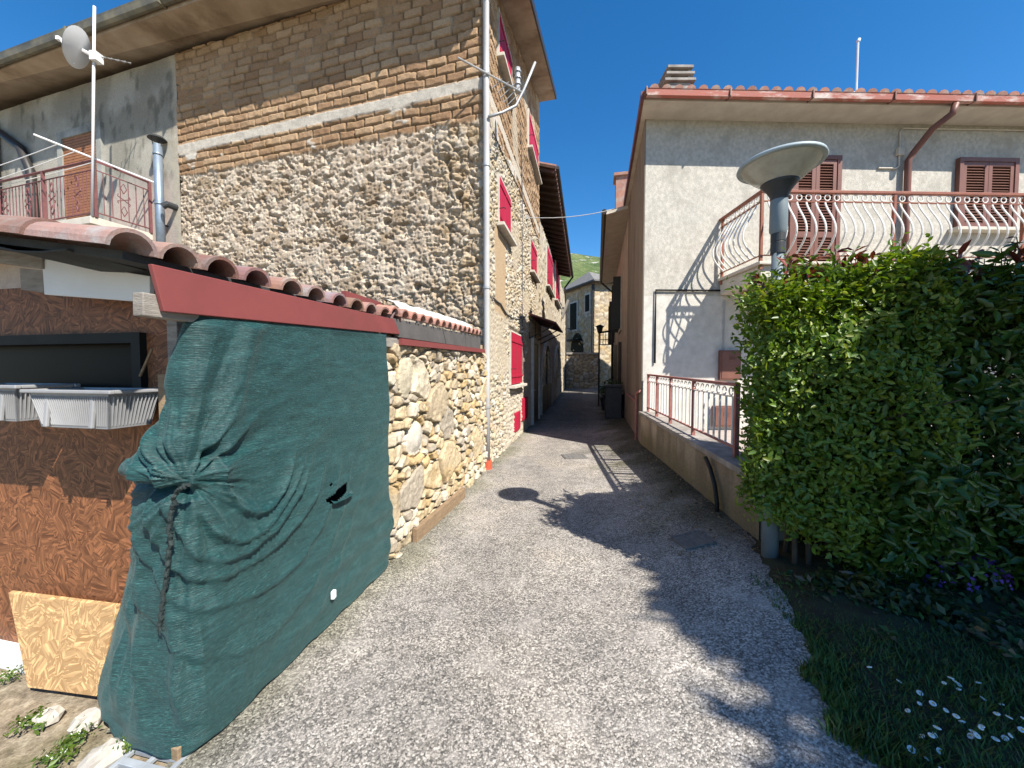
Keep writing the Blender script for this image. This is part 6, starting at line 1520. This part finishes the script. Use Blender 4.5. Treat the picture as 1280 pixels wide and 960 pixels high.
def weed(px, py, r, h, n, label, base=(.075, .13, .02), grp='weeds along the edges'):
    p = gp(px, py, 0.0); t = thing('weed', label, 'weed', (p[0], p[1], 0), grp); q = np.random.default_rng(int(px * 7 + py))
    D_ = q.normal(0, 1, (n, 3)); D_[:, 2] = np.abs(D_[:, 2]) + .2; D_ /= np.linalg.norm(D_, axis=1)[:, None]
    leafmesh('foliage', np.array([p[0], p[1], .005]) + D_ * np.array([r, r, h]) * q.random((n, 1)) ** .6, D_ + np.array([0, 0, .4]), max(.016, r * .28), M['leaf'], t, leafcols(n, base, .4, .4), .42, six=False)
    s = MB()
    for k in range(6): a = q.uniform(0, 6.28); s.tube([(p[0], p[1], -.005), (p[0] + r * .4 * math.cos(a), p[1] + r * .4 * math.sin(a), h * .7)], [.003, .0015], 4)
    s.build('stem', M['leaf'], t)
for args in ((498, 676, .07, .09, 120, 'green weed at the far lower corner of the net'), (566, 606, .08, .10, 110, 'weed tuft at the end of the weathered plank'), (628, 556, .10, .14, 120, 'taller weed beside the orange pipe shoe'),
             (650, 541, .08, .10, 80, 'weed below the small red hatches'), (163, 935, .06, .06, 170, 'weed growing between the drain grate and the net'), (12, 848, .07, .05, 120, 'weed at the left edge under the shed base'),
             (40, 905, .09, .04, 170, 'low weed patch in the dirt left of the net'), (95, 925, .07, .035, 130, 'small weed in the dirt near the drain grate'), (70, 950, .08, .04, 150, 'weed at the bottom left corner of the dirt')):
    weed(*args)
# pale stones and crumbs on the soil
for i, (px, py, r, lab) in enumerate(((130, 948, .07, 'pale rubble stone beside the drain grate'), (108, 903, .05, 'flat stone at the left foot of the net'), (60, 898, .045, 'small pale stone in the weedy dirt'))):
    p = gp(px, py, .0); s = MB(); s.lathe([(0, -.02), (r, -.015), (r * 1.1, .012), (r * .7, .035), (0, .04)], (p[0], p[1], 0), 9); V = s.v[0]; V[:, :2] += rg.normal(0, r * .1, (len(V), 2)); V[:, 2] += rg.normal(0, .003, len(V))
    tag(s.build('stone', M['pebble'], None, loc=(p[0], p[1], 0)), lab, 'stone')
# dead leaves and grit along the shaded wall: one scatter
n = 420; Yl = rg.uniform(2.7, 6.9, n); off = rg.random(n) ** 2 * .75; Xl = rightX(Yl) - .06 - off
P = np.stack([Xl, Yl, gz(Xl, Yl) + .006], 1); cols = np.array([[.12, .085, .05]]) * rg.uniform(.5, 2.6, (n, 1))
tag(leafmesh('leaf_litter', P, np.tile([[0, 0, 1.6]], (n, 1)), .035, M['leaf'], None, cols, .5, six=False), 'dry leaf litter along the foot of the retaining wall', 'litter', kind='stuff')
# utility cable across the alley
c0_ = LX(656, 272, .05); c1_ = onp(786, 256, SP(0, 0, .03), v3(nRs, 0)); cb_ = thing('overhead_cable', 'thin pale cable crossing the alley between the houses', 'cable', tuple(c0_))
wire('cable', [c0_, c1_], .010, cb_, 'grey_pipe', .13)
s = MB(); s.box(c0_, (.08, .08, .1)); s.build('anchor', M['alu'], cb_)

# ------------------------------------------------------------------ light, sky, camera
w = bpy.data.worlds.new('World'); SC.world = w; w.use_nodes = True
t = w.node_tree; bg = t.nodes['Background']
sk = t.nodes.new('ShaderNodeTexSky'); sk.sky_type = 'NISHITA'; sk.sun_disc = False
sk.sun_elevation = rad(SUN_EL); sk.sun_rotation = rad(180 - SUN_AZ)
sk.altitude = 800; sk.air_density = 1.0; sk.dust_density = 0.25; sk.ozone_density = 2.2
hs = t.nodes.new('ShaderNodeHueSaturation'); hs.inputs['Saturation'].default_value = 1.36; t.links.new(sk.outputs[0], hs.inputs['Color']); t.links.new(hs.outputs[0], bg.inputs[0]); bg.inputs[1].default_value = 0.108
sun = bpy.data.lights.new('sun', 'SUN'); sun.energy = 5.0; sun.angle = rad(.53); sun.color = (1, .95, .86)
so = bpy.data.objects.new('sun', sun); COL.objects.link(so)
sd = np.array([SUNH[0] * math.cos(rad(SUN_EL)), SUNH[1] * math.cos(rad(SUN_EL)), math.sin(rad(SUN_EL))])
so.rotation_euler = Vector(tuple(sd)).to_track_quat('Z', 'Y').to_euler(); so.location = tuple(sd * 40)
cam = bpy.data.cameras.new('camera'); co = bpy.data.objects.new('camera', cam); COL.objects.link(co)
cam.sensor_width = 36; cam.lens = 36 * F_PX / 1280; cam.clip_start = .05; cam.clip_end = 3000
co.location = tuple(CAM); co.rotation_euler = (math.pi / 2 - PITCH, 0, 0); SC.camera = co
SC.view_settings.view_transform = 'Standard'; SC.view_settings.look = 'None'; SC.view_settings.exposure = 0.92; SC.view_settings.gamma = 1
SC.cycles.max_bounces = 6; SC.cycles.diffuse_bounces = 2; SC.cycles.glossy_bounces = 2; SC.cycles.transmission_bounces = 4
SC.cycles.use_denoising = True
